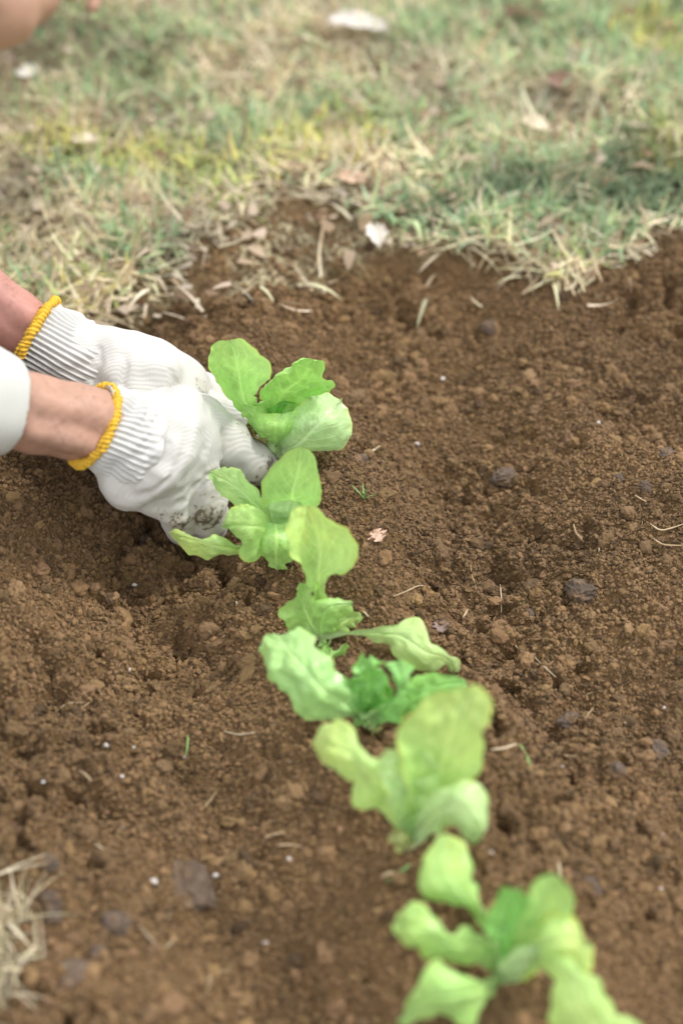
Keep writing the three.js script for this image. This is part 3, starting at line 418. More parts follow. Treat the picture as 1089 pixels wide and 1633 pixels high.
// ---------------------------------------------------------------- the gardener
const GROUND_HAND = H(level(300, 760, 0).x, level(300, 760, 0).z);
const skinMat = new THREE.MeshPhysicalMaterial({ color: new THREE.Color().setRGB(1, 1, 1), vertexColors: true, roughness: 0.55, specularIntensity: 0.5 });
const knit = tex(128, (u, v) => { const c = 0.5 + 0.5 * Math.cos(u * Math.PI * 2 * 8), r = 0.5 + 0.5 * Math.cos((v * 16 + 0.25 * Math.sin(u * Math.PI * 2 * 8)) * Math.PI * 2); return [0.2 + 0.65 * c + 0.15 * r]; });
const gloveMat = new THREE.MeshPhysicalMaterial({ color: new THREE.Color().setRGB(1, 1, 1), vertexColors: true, roughness: 1, bumpMap: knit, bumpScale: 0.00028, sheen: 0.25, sheenRoughness: 0.7, sheenColor: new THREE.Color(1, 1, 1), specularIntensity: 0.2 });
const trimMat = new THREE.MeshStandardMaterial({ color: new THREE.Color().setRGB(0.66, 0.40, 0.035), roughness: 0.9 });
const person = new THREE.Group(); person.name = 'person';
const PB = V(-0.95, 0.0, -0.92); person.position.copy(PB);

function makeGlove({ fingers, hand, bulges = [], creases = [], cuff, dirt, speckle, cuffDark }) {
  const solids = [];
  for (const f of fingers) solids.push(chainF(f, 0.004));
  const palm = joined(hand.map((h) => chainF(h, 0.006)), 0.016);
  let base = (x, y, z) => { let d = palm(x, y, z), fd = 9; for (const s of solids) fd = smin(fd, s(x, y, z), 0.0035); return smin(d, fd, 0.009); };
  const raw = base;
  const bl = bulges.map(([pts, r, sink]) => chain(pts.map(([px, py]) => { const p = surf(raw, px, py); return [p.addScaledVector(p.clone().sub(EYE).normalize(), sink), r]; })));
  const cr = creases.map(([pts, r]) => chain(pts.map(([px, py]) => [surf((x, y, z) => { let d = raw(x, y, z); for (const b of bl) for (const f of b) d = smin(d, f(x, y, z), 0.008); return d; }, px, py), r])));
  dirt = dirt.map(([px, py, r, s]) => [surf(raw, px, py), r, s]);
  const f = (x, y, z) => {
    let d = raw(x, y, z);
    for (const b of bl) { let m = 9; for (const g of b) m = Math.min(m, g(x, y, z)); if (m < 0.03) d = smin(d, m, 0.008); }
    for (const c of cr) { let m = 9; for (const g of c) m = Math.min(m, g(x, y, z)); if (m < 0.02) d = -smin(-d, m, 0.0045); }
    if (Math.abs(d) < 0.006) d += 0.0012 * n3(x * 55, y * 55, z * 55) + 0.0006 * n3(x * 130, y * 130, z * 130) - 0.0026 * Math.max(0, 0.35 - Math.abs(n3(x * 34 + 5, y * 34, z * 34)));
    return d;
  };
  const [lo, hi] = bounds([...fingers.flat(), ...hand.flat()].map((p) => p[0]), 0.05);
  const geo = solid(f, lo, hi, 0.00145), p = geo.attributes.position, uv = new Float32Array(p.count * 2);
  const c0 = cuff.path.at(-1)[0], ax = fingers[0].at(-1)[0].clone().sub(c0).normalize(), bx = ax.clone().cross(V(0, 1, 0)).normalize();
  for (let i = 0; i < p.count; i++) { const q = V(p.getX(i), p.getY(i), p.getZ(i)).sub(c0); uv.set([q.dot(bx) / 0.0168, q.dot(ax) / 0.03], i * 2); }
  geo.setAttribute('uv', new THREE.BufferAttribute(uv, 2));
  paint(geo, (x, y, z) => {
    let k = 0; for (const [c, r, s] of dirt) k = Math.max(k, s * sstep(r, r * 0.25, Math.hypot(x - c.x, y - c.y, z - c.z)));
    const n = 0.5 + 0.5 * fbm3(x * 420, y * 420, z * 420, 2), stain = 0.8 * sstep(0.86 - 0.5 * k, 1.0 - 0.48 * k, n) * Math.min(1, k * 2);
    const grime = k * (0.3 + 0.5 * sstep(0.3, 0.75, 0.5 + 0.5 * fbm3(x * 130, y * 130, z * 130, 3))), w = 0.525 + 0.02 * n3(x * 90, y * 90, z * 90);
    return [mix(mix(w, 0.42, grime), 0.09, stain), mix(mix(w * 0.985, 0.36, grime), 0.062, stain), mix(mix(w * 0.94, 0.26, grime), 0.04, stain)];
  });
  const g = new THREE.Group(); // the glove's own mesh is the hand part; cuff, trim and dirt are its pieces
  const body = part(person, 'glove', geo, gloveMat, PB);
  // knitted cuff: ribs along the arm, open at the wrist
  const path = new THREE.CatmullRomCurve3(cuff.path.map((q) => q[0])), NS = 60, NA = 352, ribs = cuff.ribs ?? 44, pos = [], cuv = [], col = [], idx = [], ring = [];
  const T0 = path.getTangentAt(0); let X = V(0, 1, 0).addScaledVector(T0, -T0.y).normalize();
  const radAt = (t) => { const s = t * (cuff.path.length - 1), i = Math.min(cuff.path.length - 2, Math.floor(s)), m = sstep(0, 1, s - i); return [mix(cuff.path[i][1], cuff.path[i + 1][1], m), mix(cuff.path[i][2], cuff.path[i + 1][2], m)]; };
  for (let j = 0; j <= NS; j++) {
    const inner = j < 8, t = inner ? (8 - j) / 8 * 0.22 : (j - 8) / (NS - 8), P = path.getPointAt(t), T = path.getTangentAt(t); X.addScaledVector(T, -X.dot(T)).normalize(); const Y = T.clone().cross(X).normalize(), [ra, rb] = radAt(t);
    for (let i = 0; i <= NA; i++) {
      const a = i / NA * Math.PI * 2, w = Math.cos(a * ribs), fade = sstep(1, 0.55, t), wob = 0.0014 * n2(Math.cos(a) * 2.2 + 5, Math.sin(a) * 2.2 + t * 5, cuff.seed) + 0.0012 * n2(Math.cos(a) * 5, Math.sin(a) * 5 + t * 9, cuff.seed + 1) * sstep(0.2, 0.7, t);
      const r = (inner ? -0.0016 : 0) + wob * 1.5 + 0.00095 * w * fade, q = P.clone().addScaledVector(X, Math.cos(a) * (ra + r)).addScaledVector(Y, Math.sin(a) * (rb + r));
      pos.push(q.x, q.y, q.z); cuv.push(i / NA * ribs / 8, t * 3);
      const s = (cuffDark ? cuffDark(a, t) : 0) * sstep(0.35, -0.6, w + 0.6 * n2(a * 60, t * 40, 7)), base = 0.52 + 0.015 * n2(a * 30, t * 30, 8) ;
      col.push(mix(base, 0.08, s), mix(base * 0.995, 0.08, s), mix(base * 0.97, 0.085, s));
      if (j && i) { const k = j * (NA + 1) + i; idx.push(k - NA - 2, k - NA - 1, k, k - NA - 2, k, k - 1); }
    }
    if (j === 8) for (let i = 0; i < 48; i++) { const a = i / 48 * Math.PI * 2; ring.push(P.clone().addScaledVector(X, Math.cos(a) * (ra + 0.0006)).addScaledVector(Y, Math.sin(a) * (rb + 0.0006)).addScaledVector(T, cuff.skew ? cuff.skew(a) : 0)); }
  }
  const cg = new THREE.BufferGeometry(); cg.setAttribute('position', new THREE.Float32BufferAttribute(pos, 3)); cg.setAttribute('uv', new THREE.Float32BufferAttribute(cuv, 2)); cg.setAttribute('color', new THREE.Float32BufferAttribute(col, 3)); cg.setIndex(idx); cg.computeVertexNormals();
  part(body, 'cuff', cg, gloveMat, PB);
  // the yellow overlocked edge: thread wound round the rim
  const rc = new THREE.CatmullRomCurve3(ring, true), tg = new THREE.TubeGeometry(rc, 420, cuff.trim, 12, true), tp = tg.attributes.position, tn = tg.attributes.normal;
  for (let i = 0; i < tp.count; i++) { const s = Math.floor(i / 13), a = (i % 13) / 12 * Math.PI * 2, k = 0.0005 * Math.cos(s * 0.9 + a * 2 + n2(s * 0.1, 1, 2)) + 0.0009 * n2(s * 0.16, a, 4) + 0.0007 * n2(s * 0.04, 3, 8) + 0.0003 * Math.cos(s * 2.2 - a); tp.setXYZ(i, tp.getX(i) + tn.getX(i) * k, tp.getY(i) + tn.getY(i) * k, tp.getZ(i) + tn.getZ(i) * k); }
  tg.deleteAttribute('uv'); tg.computeVertexNormals(); part(body, 'trim', tg, trimMat, PB).userData.label = 'yellow stitched edge';
  // crumbs of soil clinging to the knit
  const M = new THREE.Matrix4(), q = new THREE.Quaternion(), pick = [];
  for (let t = 0; t < 200000 && pick.length < speckle; t++) {
    const i = Math.floor(rnd() * p.count), P = V(p.getX(i), p.getY(i), p.getZ(i)); let k = 0; for (const [c, r, s] of dirt) k = Math.max(k, s * sstep(r * 1.35, r * 0.1, P.distanceTo(c)));
    if (rnd() < k * k * sstep(-0.2, 0.5, fbm3(P.x * 110, P.y * 110, P.z * 110, 2))) pick.push(P);
  }
  const im = new THREE.InstancedMesh(lumpGeo(1, 0.36, 3), crumbMat, pick.length), cc = new THREE.Color();
  pick.forEach((P, i) => { const s = 0.0004 + 0.0011 * rnd() ** 4; q.setFromEuler(new THREE.Euler(rr(0, 6), rr(0, 6), rr(0, 6))); im.setMatrixAt(i, M.compose(P.sub(PB), q, V(s, s, s))); const b = rr(0.06, 0.32); im.setColorAt(i, cc.setRGB(b, b, b)); });
  im.name = 'dirt_specks'; im.userData.kind = 'stuff'; lit(im); body.add(im);
  return body;
}
const gh = GROUND_HAND;
const nearGlove = makeGlove({
  hand: [
    [J(185, 694, 0.105, 0.030), J(232, 703, 0.095, 0.034), J(280, 700, 0.083, 0.031), J(308, 696, 0.073, 0.024)],
    [J(225, 735, 0.085, 0.026), J(252, 746, 0.077, 0.022), J(278, 748, 0.068, 0.0175)],
    [J(262, 668, 0.087, 0.023), J(316, 668, 0.074, 0.0195)],
  ],
  fingers: [
    [J(318, 684, 0.072, 0.0205), J(362, 708, 0.056, 0.018), J(398, 736, 0.036, 0.0168), J(426, 760, gh + 0.006, 0.0142)],
    [J(308, 704, 0.058, 0.017), J(346, 728, 0.038, 0.015), J(380, 754, 0.018, 0.014), J(400, 774, gh - 0.004, 0.012)],
    [J(300, 742, 0.066, 0.0165), J(322, 772, 0.056, 0.0155), J(331, 800, 0.042, 0.015), J(334, 824, 0.026, 0.0145), J(336, 840, gh, 0.013)],
    [J(266, 764, 0.06, 0.0155), J(276, 792, 0.052, 0.0145), J(284, 814, 0.042, 0.014), J(288, 830, 0.028, 0.013), J(292, 846, gh, 0.011)],
    [J(330, 655, 0.06, 0.016), J(368, 664, 0.044, 0.0145), J(400, 684, 0.024, 0.0125)],
  ],
  bulges: [[[[196, 782], [226, 775], [258, 752], [282, 718], [294, 678], [296, 642]], 0.013, 0.008], [[[188, 768], [205, 785], [226, 800]], 0.012, 0.008], [[[240, 800], [262, 806], [288, 792]], 0.009, 0.006]],
  creases: [[[[216, 797], [246, 785], [276, 758], [296, 720], [306, 680], [308, 645]], 0.0026], [[[168, 742], [190, 750], [204, 772], [208, 790]], 0.0022], [[[248, 812], [272, 812], [300, 798], [316, 772]], 0.0018], [[[306, 836], [308, 810], [314, 785], [330, 762], [352, 752]], 0.0028], [[[352, 735], [358, 710], [358, 690]], 0.0008], [[[228, 706], [250, 712], [268, 706]], 0.001]],
  cuff: { path: [[level(150, 678, 0.118), 0.027, 0.031], [level(172, 686, 0.112), 0.029, 0.033], [level(200, 696, 0.104), 0.032, 0.037], [level(232, 705, 0.096), 0.0345, 0.039]], seed: 3, trim: 0.0034, skew: (a) => 0.004 * Math.cos(a) },
  dirt: [[332, 826, 0.024, 0.95], [325, 806, 0.02, 0.6], [288, 834, 0.018, 0.8], [262, 818, 0.014, 0.45], [430, 742, 0.012, 0.9], [408, 768, 0.014, 0.8], [392, 690, 0.01, 0.5], [378, 676, 0.008, 0.5], [234, 640, 0.005, 0.6], [360, 706, 0.022, 0.22], [300, 790, 0.02, 0.3], [345, 765, 0.018, 0.3], [280, 680, 0.03, 0.1], [420, 735, 0.02, 0.35]], speckle: 1300,
});
const farGlove = makeGlove({
  hand: [
    [J(110, 572, 0.115, 0.029), J(160, 592, 0.1, 0.031), J(215, 612, 0.088, 0.034), J(262, 625, 0.074, 0.03)],
    [J(170, 570, 0.1, 0.02), J(230, 596, 0.085, 0.024), J(280, 612, 0.068, 0.022)],
    [J(200, 640, 0.085, 0.03), J(270, 655, 0.07, 0.028)],
  ],
  fingers: [
    [J(280, 632, 0.066, 0.018), J(325, 650, 0.05, 0.0165), J(362, 672, 0.03, 0.015), J(392, 700, gh + 0.006, 0.013)],
    [J(282, 618, 0.066, 0.018), J(326, 636, 0.048, 0.016), J(360, 658, 0.028, 0.0145), J(388, 684, gh + 0.006, 0.0125)],
    [J(278, 610, 0.062, 0.017), J(318, 624, 0.044, 0.015), J(350, 644, 0.026, 0.0135), J(376, 668, gh + 0.006, 0.012)],
    [J(268, 604, 0.058, 0.016), J(304, 612, 0.042, 0.014), J(334, 630, 0.026, 0.0125), J(358, 652, gh + 0.004, 0.011)],
    [J(240, 660, 0.07, 0.017), J(290, 676, 0.052, 0.015), J(340, 690, 0.032, 0.0135), J(380, 700, gh + 0.006, 0.012)],
  ],
  bulges: [[[[178, 552], [182, 566], [180, 590]], 0.0125, 0.006], [[[214, 578], [240, 584], [262, 594]], 0.012, 0.007]],
  creases: [[[[200, 566], [204, 585], [196, 612]], 0.0014], [[[158, 556], [160, 580], [150, 606]], 0.0012], [[[275, 592], [280, 612], [274, 632]], 0.0012], [[[320, 626], [345, 648], [370, 672]], 0.0008]],
  cuff: { path: [[level(56, 536, 0.13), 0.0275, 0.031], [level(88, 554, 0.123), 0.027, 0.031], [level(125, 576, 0.112), 0.028, 0.031], [level(160, 592, 0.101), 0.031, 0.033]], seed: 11, trim: 0.0036 },
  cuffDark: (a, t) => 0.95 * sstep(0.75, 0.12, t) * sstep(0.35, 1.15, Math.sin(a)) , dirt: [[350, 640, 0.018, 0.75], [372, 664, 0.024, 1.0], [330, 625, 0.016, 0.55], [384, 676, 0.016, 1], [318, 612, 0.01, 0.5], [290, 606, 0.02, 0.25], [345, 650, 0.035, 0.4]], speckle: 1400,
});
nearGlove.userData.label = 'white knitted glove on the arm nearer the camera'; farGlove.userData.label = 'white knitted glove with black flecked cuff';

// arms, head and neck: one figure kneeling beyond the left edge of the frame, leaning over the row
const shR = V(-0.7, 0.5, -0.76), shL = V(-0.74, 0.52, -1.1), elR = V(-0.5, 0.25, -0.79), elL = V(-0.54, 0.3, -1.02);
const armR = [J(212, 698, 0.1, 0.024), J(160, 680, 0.116, 0.0245), J(120, 672, 0.124, 0.0262), J(60, 660, 0.138, 0.0268), J(0, 648, 0.15, 0.0275), [elR, 0.04], [shR, 0.055]];
const armL = [J(120, 575, 0.11, 0.021), J(62, 540, 0.127, 0.0212), J(20, 512, 0.138, 0.0235), J(-40, 474, 0.155, 0.027), [elL, 0.04], [shL, 0.055]];
{
  const arms = joined([chainF(armR, 0.006), chainF(armL, 0.006)], 0.01);
  // tendons and wrist bone under the skin
  const rid = [[[[70, 640], [120, 655], [168, 668]], 0.004, 0.0022], [[[60, 690], [110, 700], [150, 712]], 0.004, 0.002], [[[140, 650], [152, 652]], 0.009, 0.0075], [[[0, 470], [40, 500], [66, 525]], 0.004, 0.0022]].map(([pts, r, s]) => chain(pts.map(([x, y]) => { const p = surf(arms, x, y); return [p.addScaledVector(p.clone().sub(EYE).normalize(), s), r]; })));
  const f = (x, y, z) => { let d = arms(x, y, z); for (const b of rid) for (const g of b) { const m = g(x, y, z); if (m < 0.02) d = smin(d, m, 0.012); } return Math.abs(d) < 0.004 ? d + 0.0005 * n3(x * 60, y * 60, z * 60) + 0.00022 * n3(x * 300, y * 300, z * 300) : d; };
  const [lo, hi] = bounds([...armR, ...armL].filter((p) => p[0].x > -0.5).map((p) => p[0]), 0.06); lo.x = -0.56;
  const fore = solid((x, y, z) => Math.max(f(x, y, z), -0.54 - x), lo, hi, 0.0026);
  // head and neck, then the trunk and legs that the clothes cover
  const hc = V(-0.57, 0.74, -0.93), fw = V(0.62, -0.78, 0.04).normalize(), up = V(0.78, 0.62, 0.0).normalize(), rt = fw.clone().cross(up).normalize();
  const h = (r, u, w) => hc.clone().addScaledVector(rt, r).addScaledVector(up, u).addScaledVector(fw, w);
  const headF = joined([bone([h(0, 0.03, -0.02), 0.088], [h(0, 0.02, 0.012), 0.08]), bone([h(0, -0.03, 0.03), 0.062], [h(0, -0.085, 0.06), 0.026]), bone([h(-0.045, -0.045, 0.0), 0.03], [h(0, -0.09, 0.055), 0.02]), bone([h(0.045, -0.045, 0.0), 0.03], [h(0, -0.09, 0.055), 0.02]),
    bone([h(0, 0.012, 0.09), 0.01], [h(0, -0.028, 0.112), 0.012]), bone([h(-0.016, -0.03, 0.098), 0.009], [h(0.016, -0.03, 0.098), 0.009]), bone([h(-0.02, -0.062, 0.084), 0.008], [h(0.02, -0.062, 0.084), 0.008]), bone([h(-0.05, 0.022, 0.072), 0.011], [h(0.05, 0.022, 0.072), 0.011]),
    bone([h(-0.086, 0.02, -0.01), 0.012], [h(-0.088, -0.025, 0.0), 0.01]), bone([h(0.086, 0.02, -0.01), 0.012], [h(0.088, -0.025, 0.0), 0.01]), bone([h(0, -0.05, -0.02), 0.055], [V(-0.74, 0.6, -0.93), 0.06])], 0.014);
  const eyes = [bone([h(-0.032, 0.004, 0.083), 0.013], [h(-0.032, 0.004, 0.083), 0.013]), bone([h(0.032, 0.004, 0.083), 0.013], [h(0.032, 0.004, 0.083), 0.013])];
  const head = solid((x, y, z) => { let d = headF(x, y, z); for (const s of eyes) d = -smin(-d, s(x, y, z) + 0.006, 0.01); return d; }, V(-0.84, 0.5, -1.08), V(-0.4, 0.92, -0.78), 0.005);
  const kn = [V(-0.86, 0.07, -0.79), V(-0.88, 0.07, -1.07)], hip = [V(-1.16, 0.3, -0.84), V(-1.16, 0.3, -1.02)], an = [V(-1.24, 0.06, -0.8), V(-1.26, 0.06, -1.06)];
  const trunkPts = [[V(-0.76, 0.54, -0.93), 0.1], [V(-0.9, 0.48, -0.93), 0.115], [V(-1.06, 0.39, -0.93), 0.11], [V(-1.17, 0.31, -0.93), 0.13]];
  const legs = kn.map((k, i) => chainF([[hip[i], 0.085], [k, 0.06], [an[i], 0.042]], 0.03));
  const trunkF = joined([chainF(trunkPts, 0.05), bone([shR, 0.06], [shL, 0.06]), bone([elR, 0.042], [shR, 0.055]), bone([elL, 0.042], [shL, 0.055])], 0.04);
  const trunk = solid((x, y, z) => Math.max(joined([trunkF, ...legs], 0.04)(x, y, z), x + 0.5), V(-1.4, -0.02, -1.26), V(-0.45, 0.72, -0.62), 0.014);
  const skin = mergeGeometries([fore, head, trunk]); 
  paint(skin, (x, y, z) => {
    const far = sstep(-0.84, -0.88, z), n = fbm3(x * 70, y * 70, z * 70, 3), fine = n3(x * 330, y * 330, z * 330), fr = sstep(0.55, 0.8, n3(x * 190 + 7, y * 190, z * 190)) * 0.1;
    const a = [mix(0.42, 0.43, far), mix(0.25, 0.215, far), mix(0.185, 0.178, far)], k = 1 + 0.16 * n + 0.09 * fine - fr * 1.4;
    return [a[0] * k, a[1] * (k - 0.05 * n), a[2] * (k - 0.06 * n)];
  });
  const bodyMesh = part(person, 'body', skin, skinMat, PB);
  { // fine hair on the forearms
    const p = fore.attributes.position, nn = fore.attributes.normal, N = 900, im = new THREE.InstancedMesh(bladeGeo(1.1, 0.2), new THREE.MeshStandardMaterial({ color: new THREE.Color().setRGB(0.1, 0.06, 0.04), roughness: 0.6 }), N), M = new THREE.Matrix4(), q = new THREE.Quaternion(); let k = 0;
    for (let t = 0; t < 40000 && k < N; t++) {
      const i = Math.floor(rnd() * p.count), P = V(p.getX(i), p.getY(i), p.getZ(i)), n = V(nn.getX(i), nn.getY(i), nn.getZ(i)); if (n.y < -0.3 || P.x < -0.42) continue;
      q.setFromUnitVectors(V(0, 1, 0), n.multiplyScalar(0.45).add(V(rr(0.3, 1), rr(-0.2, 0.2), rr(-0.5, 0.7))).normalize()); const s = rr(0.003, 0.008);
      im.setMatrixAt(k++, M.compose(P.sub(PB), q, V(0.00013, s, s)));
    }
    im.count = k; im.name = 'arm_hair'; im.userData.kind = 'stuff'; bodyMesh.add(lit(im));
  }
  // clothes: pale grey-green shirt with its sleeves down the forearms, dark trousers, hair
  const shirtMat = new THREE.MeshStandardMaterial({ color: new THREE.Color().setRGB(0.52, 0.53, 0.5), roughness: 0.95, bumpMap: knit, bumpScale: 0.0002 });
  const slR = [J(-12, 645, 0.153, 0.0322), J(-50, 638, 0.162, 0.035), [elR, 0.055], [shR, 0.075]], slL = [J(-95, 440, 0.172, 0.037), [elL, 0.055], [shL, 0.075]];
  const shirtF = joined([chainF(slR, 0.02), chainF(slL, 0.02), chainF(trunkPts.map(([p, r]) => [p, r + 0.022]), 0.05), bone([shR, 0.075], [shL, 0.075])], 0.05);
  const hemR = slR[0][0], dR = slR[1][0].clone().sub(hemR).normalize();
  const openR = bone([hemR.clone().addScaledVector(dR, -0.06), 0.0292], [hemR.clone().addScaledVector(dR, 0.03), 0.0292]), neckF = bone([V(-0.76, 0.6, -0.93), 0.068], [V(-0.62, 0.72, -0.93), 0.068]);
  const cut = (x, y, z) => { let d = shirtF(x, y, z) + 0.004 * n3(x * 16, y * 16, z * 16) + 0.0015 * n3(x * 45, y * 45, z * 45); d = Math.max(d, -((x - hemR.x) * dR.x + (y - hemR.y) * dR.y + (z - hemR.z) * dR.z) - 0.012 - (x < -0.6 ? 9 : 0)); d = -smin(-d, openR(x, y, z), 0.006); return -smin(-d, neckF(x, y, z), 0.006); };
  const shirt = mergeGeometries([solid(cut, V(-0.4, 0.06, -0.9), V(hemR.x + 0.05, 0.26, -0.7), 0.0024), solid((x, y, z) => Math.max(cut(x, y, z), Math.min(x + 0.392, z + 0.86)), V(-1.36, 0.1, -1.3), V(-0.28, 0.78, -0.6), 0.008)]);
  shirt.setAttribute('uv', new THREE.BufferAttribute(new Float32Array(shirt.attributes.position.count * 2).map((_, i) => shirt.attributes.position.array[(i >> 1) * 3 + (i & 1) * 2] / 0.012), 2));
  part(person, 'shirt', shirt, shirtMat, PB);
  const trouserF = joined([...kn.map((k, i) => chainF([[hip[i], 0.105], [k, 0.078], [an[i], 0.06]], 0.03)), bone([hip[0], 0.12], [hip[1], 0.12])], 0.04);
  part(person, 'trousers', solid((x, y, z) => trouserF(x, y, z) + 0.005 * n3(x * 14, y * 14, z * 14), V(-1.42, -0.02, -1.28), V(-0.72, 0.5, -0.62), 0.012), new THREE.MeshStandardMaterial({ color: new THREE.Color().setRGB(0.06, 0.07, 0.1), roughness: 0.95 }), PB);
  const hairF = joined([bone([h(0, 0.045, -0.03), 0.094], [h(0, 0.035, 0.0), 0.09]), bone([h(0, -0.02, -0.06), 0.07], [h(0, -0.05, -0.065), 0.045])], 0.02), faceCut = bone([h(0, -0.03, 0.09), 0.085], [h(0, -0.1, 0.06), 0.09]);
  part(person, 'hair', solid((x, y, z) => -smin(-(hairF(x, y, z) + 0.004 * n3(x * 40, y * 160, z * 40)), faceCut(x, y, z), 0.01), V(-0.8, 0.56, -1.1), V(-0.38, 0.94, -0.76), 0.005), new THREE.MeshStandardMaterial({ color: new THREE.Color().setRGB(0.06, 0.04, 0.03), roughness: 0.7 }), PB);
}
tag(person, 'kneeling person reaching in from the left with white gloves pressing soil around a lettuce', 'person');

// ---------------------------------------------------------------- another bare hand, low over the turf at the corner
{
  const g = new THREE.Group(); g.name = 'person'; const B = level(20, 0, 0.1); g.position.copy(B);
  const palm = joined([chainF([J(-60, -30, 0.17, 0.03), J(-10, 8, 0.13, 0.036), J(40, -18, 0.12, 0.034), J(72, -50, 0.12, 0.026)], 0.008), chainF([J(-20, 34, 0.12, 0.024), J(20, 36, 0.11, 0.02)], 0.006)], 0.014);
  const fg = [
    [J(70, -40, 0.12, 0.0125), J(98, -38, 0.11, 0.0105), J(112, -24, 0.1, 0.009), J(114, -12, 0.09, 0.008)],
    [J(80, -56, 0.12, 0.0125), J(118, -60, 0.115, 0.0105), J(146, -38, 0.1, 0.0092), J(154, -14, 0.085, 0.0085), J(148, 10, 0.075, 0.0075)],
    [J(84, -74, 0.13, 0.0125), J(130, -82, 0.12, 0.0105), J(160, -66, 0.1, 0.0092), J(168, -44, 0.085, 0.0078)],
    [J(84, -92, 0.13, 0.0125), J(128, -106, 0.12, 0.0105), J(156, -94, 0.1, 0.0092), J(166, -74, 0.09, 0.0078)],
    [J(30, -70, 0.15, 0.015), J(60, -110, 0.14, 0.012), J(92, -128, 0.13, 0.0105), J(112, -130, 0.12, 0.009)],
  ].map((f) => chainF(f, 0.003));
  const arm = chainF([J(-20, -5, 0.14, 0.034), J(-110, -60, 0.19, 0.028), J(-300, -170, 0.28, 0.036), [V(-0.78, 0.36, -2.0), 0.045]], 0.006);
  const f = (x, y, z) => { let d = smin(palm(x, y, z), arm(x, y, z), 0.02), q = 9; for (const s of fg) q = smin(q, s(x, y, z), 0.003); d = smin(d, q, 0.008); return Math.abs(d) < 0.004 ? d + 0.0005 * n3(x * 70, y * 70, z * 70) : d; };
  const ends = [level(-300, -170, 0.28), V(-0.78, 0.36, -2.0), level(170, 40, 0.07), level(120, -130, 0.14), level(0, 50, 0.1)], [lo, hi] = bounds(ends, 0.05), geo = solid(f, lo, hi, 0.0034);
  paint(geo, (x, y, z) => { const n = fbm3(x * 60, y * 60, z * 60, 3), k = 1 + 0.08 * n; return [0.46 * k, 0.28 * k, 0.205 * k]; });
  part(g, 'body', geo, skinMat, B);
  const cuffF = chainF([J(-250, -142, 0.26, 0.044), [V(-0.8, 0.37, -2.02), 0.06]], 0.006), open = bone([level(-200, -115, 0.24), 0.041], [level(-270, -153, 0.266), 0.041]);
  part(g, 'sleeve', solid((x, y, z) => -smin(-(cuffF(x, y, z) + 0.003 * n3(x * 30, y * 30, z * 30)), open(x, y, z), 0.004), V(-0.92, 0.1, -2.15), V(-0.3, 0.46, -1.6), 0.006), new THREE.MeshStandardMaterial({ color: new THREE.Color().setRGB(0.3, 0.32, 0.36), roughness: 0.95 }), B);
  tag(g, 'bare hand of another person over the grass at the top left corner', 'person');
}

// ---------------------------------------------------------------- small things on the bed
const fibreMat = (r, g, b) => new THREE.MeshStandardMaterial({ color: new THREE.Color().setRGB(r, g, b), roughness: 0.9 });
const FM = [fibreMat(0.46, 0.35, 0.22), fibreMat(0.36, 0.26, 0.15), fibreMat(0.54, 0.45, 0.31)], GM = fibreMat(0.22, 0.36, 0.12);
const stalk = (pts, r, mat, name, label, cat, group, arch = 0.002) => {
  const path2 = new THREE.CatmullRomCurve3(pts.map(([x, y]) => V(x, y, 0))), P = path2.getPoints(7).map((p, i) => onGround(p.x, p.y, r + 0.0012 + (i && i < 7 ? arch * 0.7 : 0))), B = P[0].clone(), c = new THREE.CatmullRomCurve3(P), geo = new THREE.TubeGeometry(c, 14, r, 5), p = geo.attributes.position;
  for (let i = 0; i < p.count; i++) { const s = Math.floor(i / 6) / 14, m = c.getPointAt(s), k = 0.45 + 0.55 * Math.sin(Math.PI * clamp(0.08 + 0.9 * s, 0, 1)) + 0.15 * n2(s * 8, P[0].x * 900, 3); p.setXYZ(i, m.x + (p.getX(i) - m.x) * k, m.y + (p.getY(i) - m.y) * k * 0.7, m.z + (p.getZ(i) - m.z) * k); }
  geo.deleteAttribute('uv'); geo.translate(-B.x, -B.y, -B.z); geo.computeVertexNormals();
  const m = lit(new THREE.Mesh(geo, mat)); m.name = name; m.position.copy(B); return tag(m, label, cat, group);
};
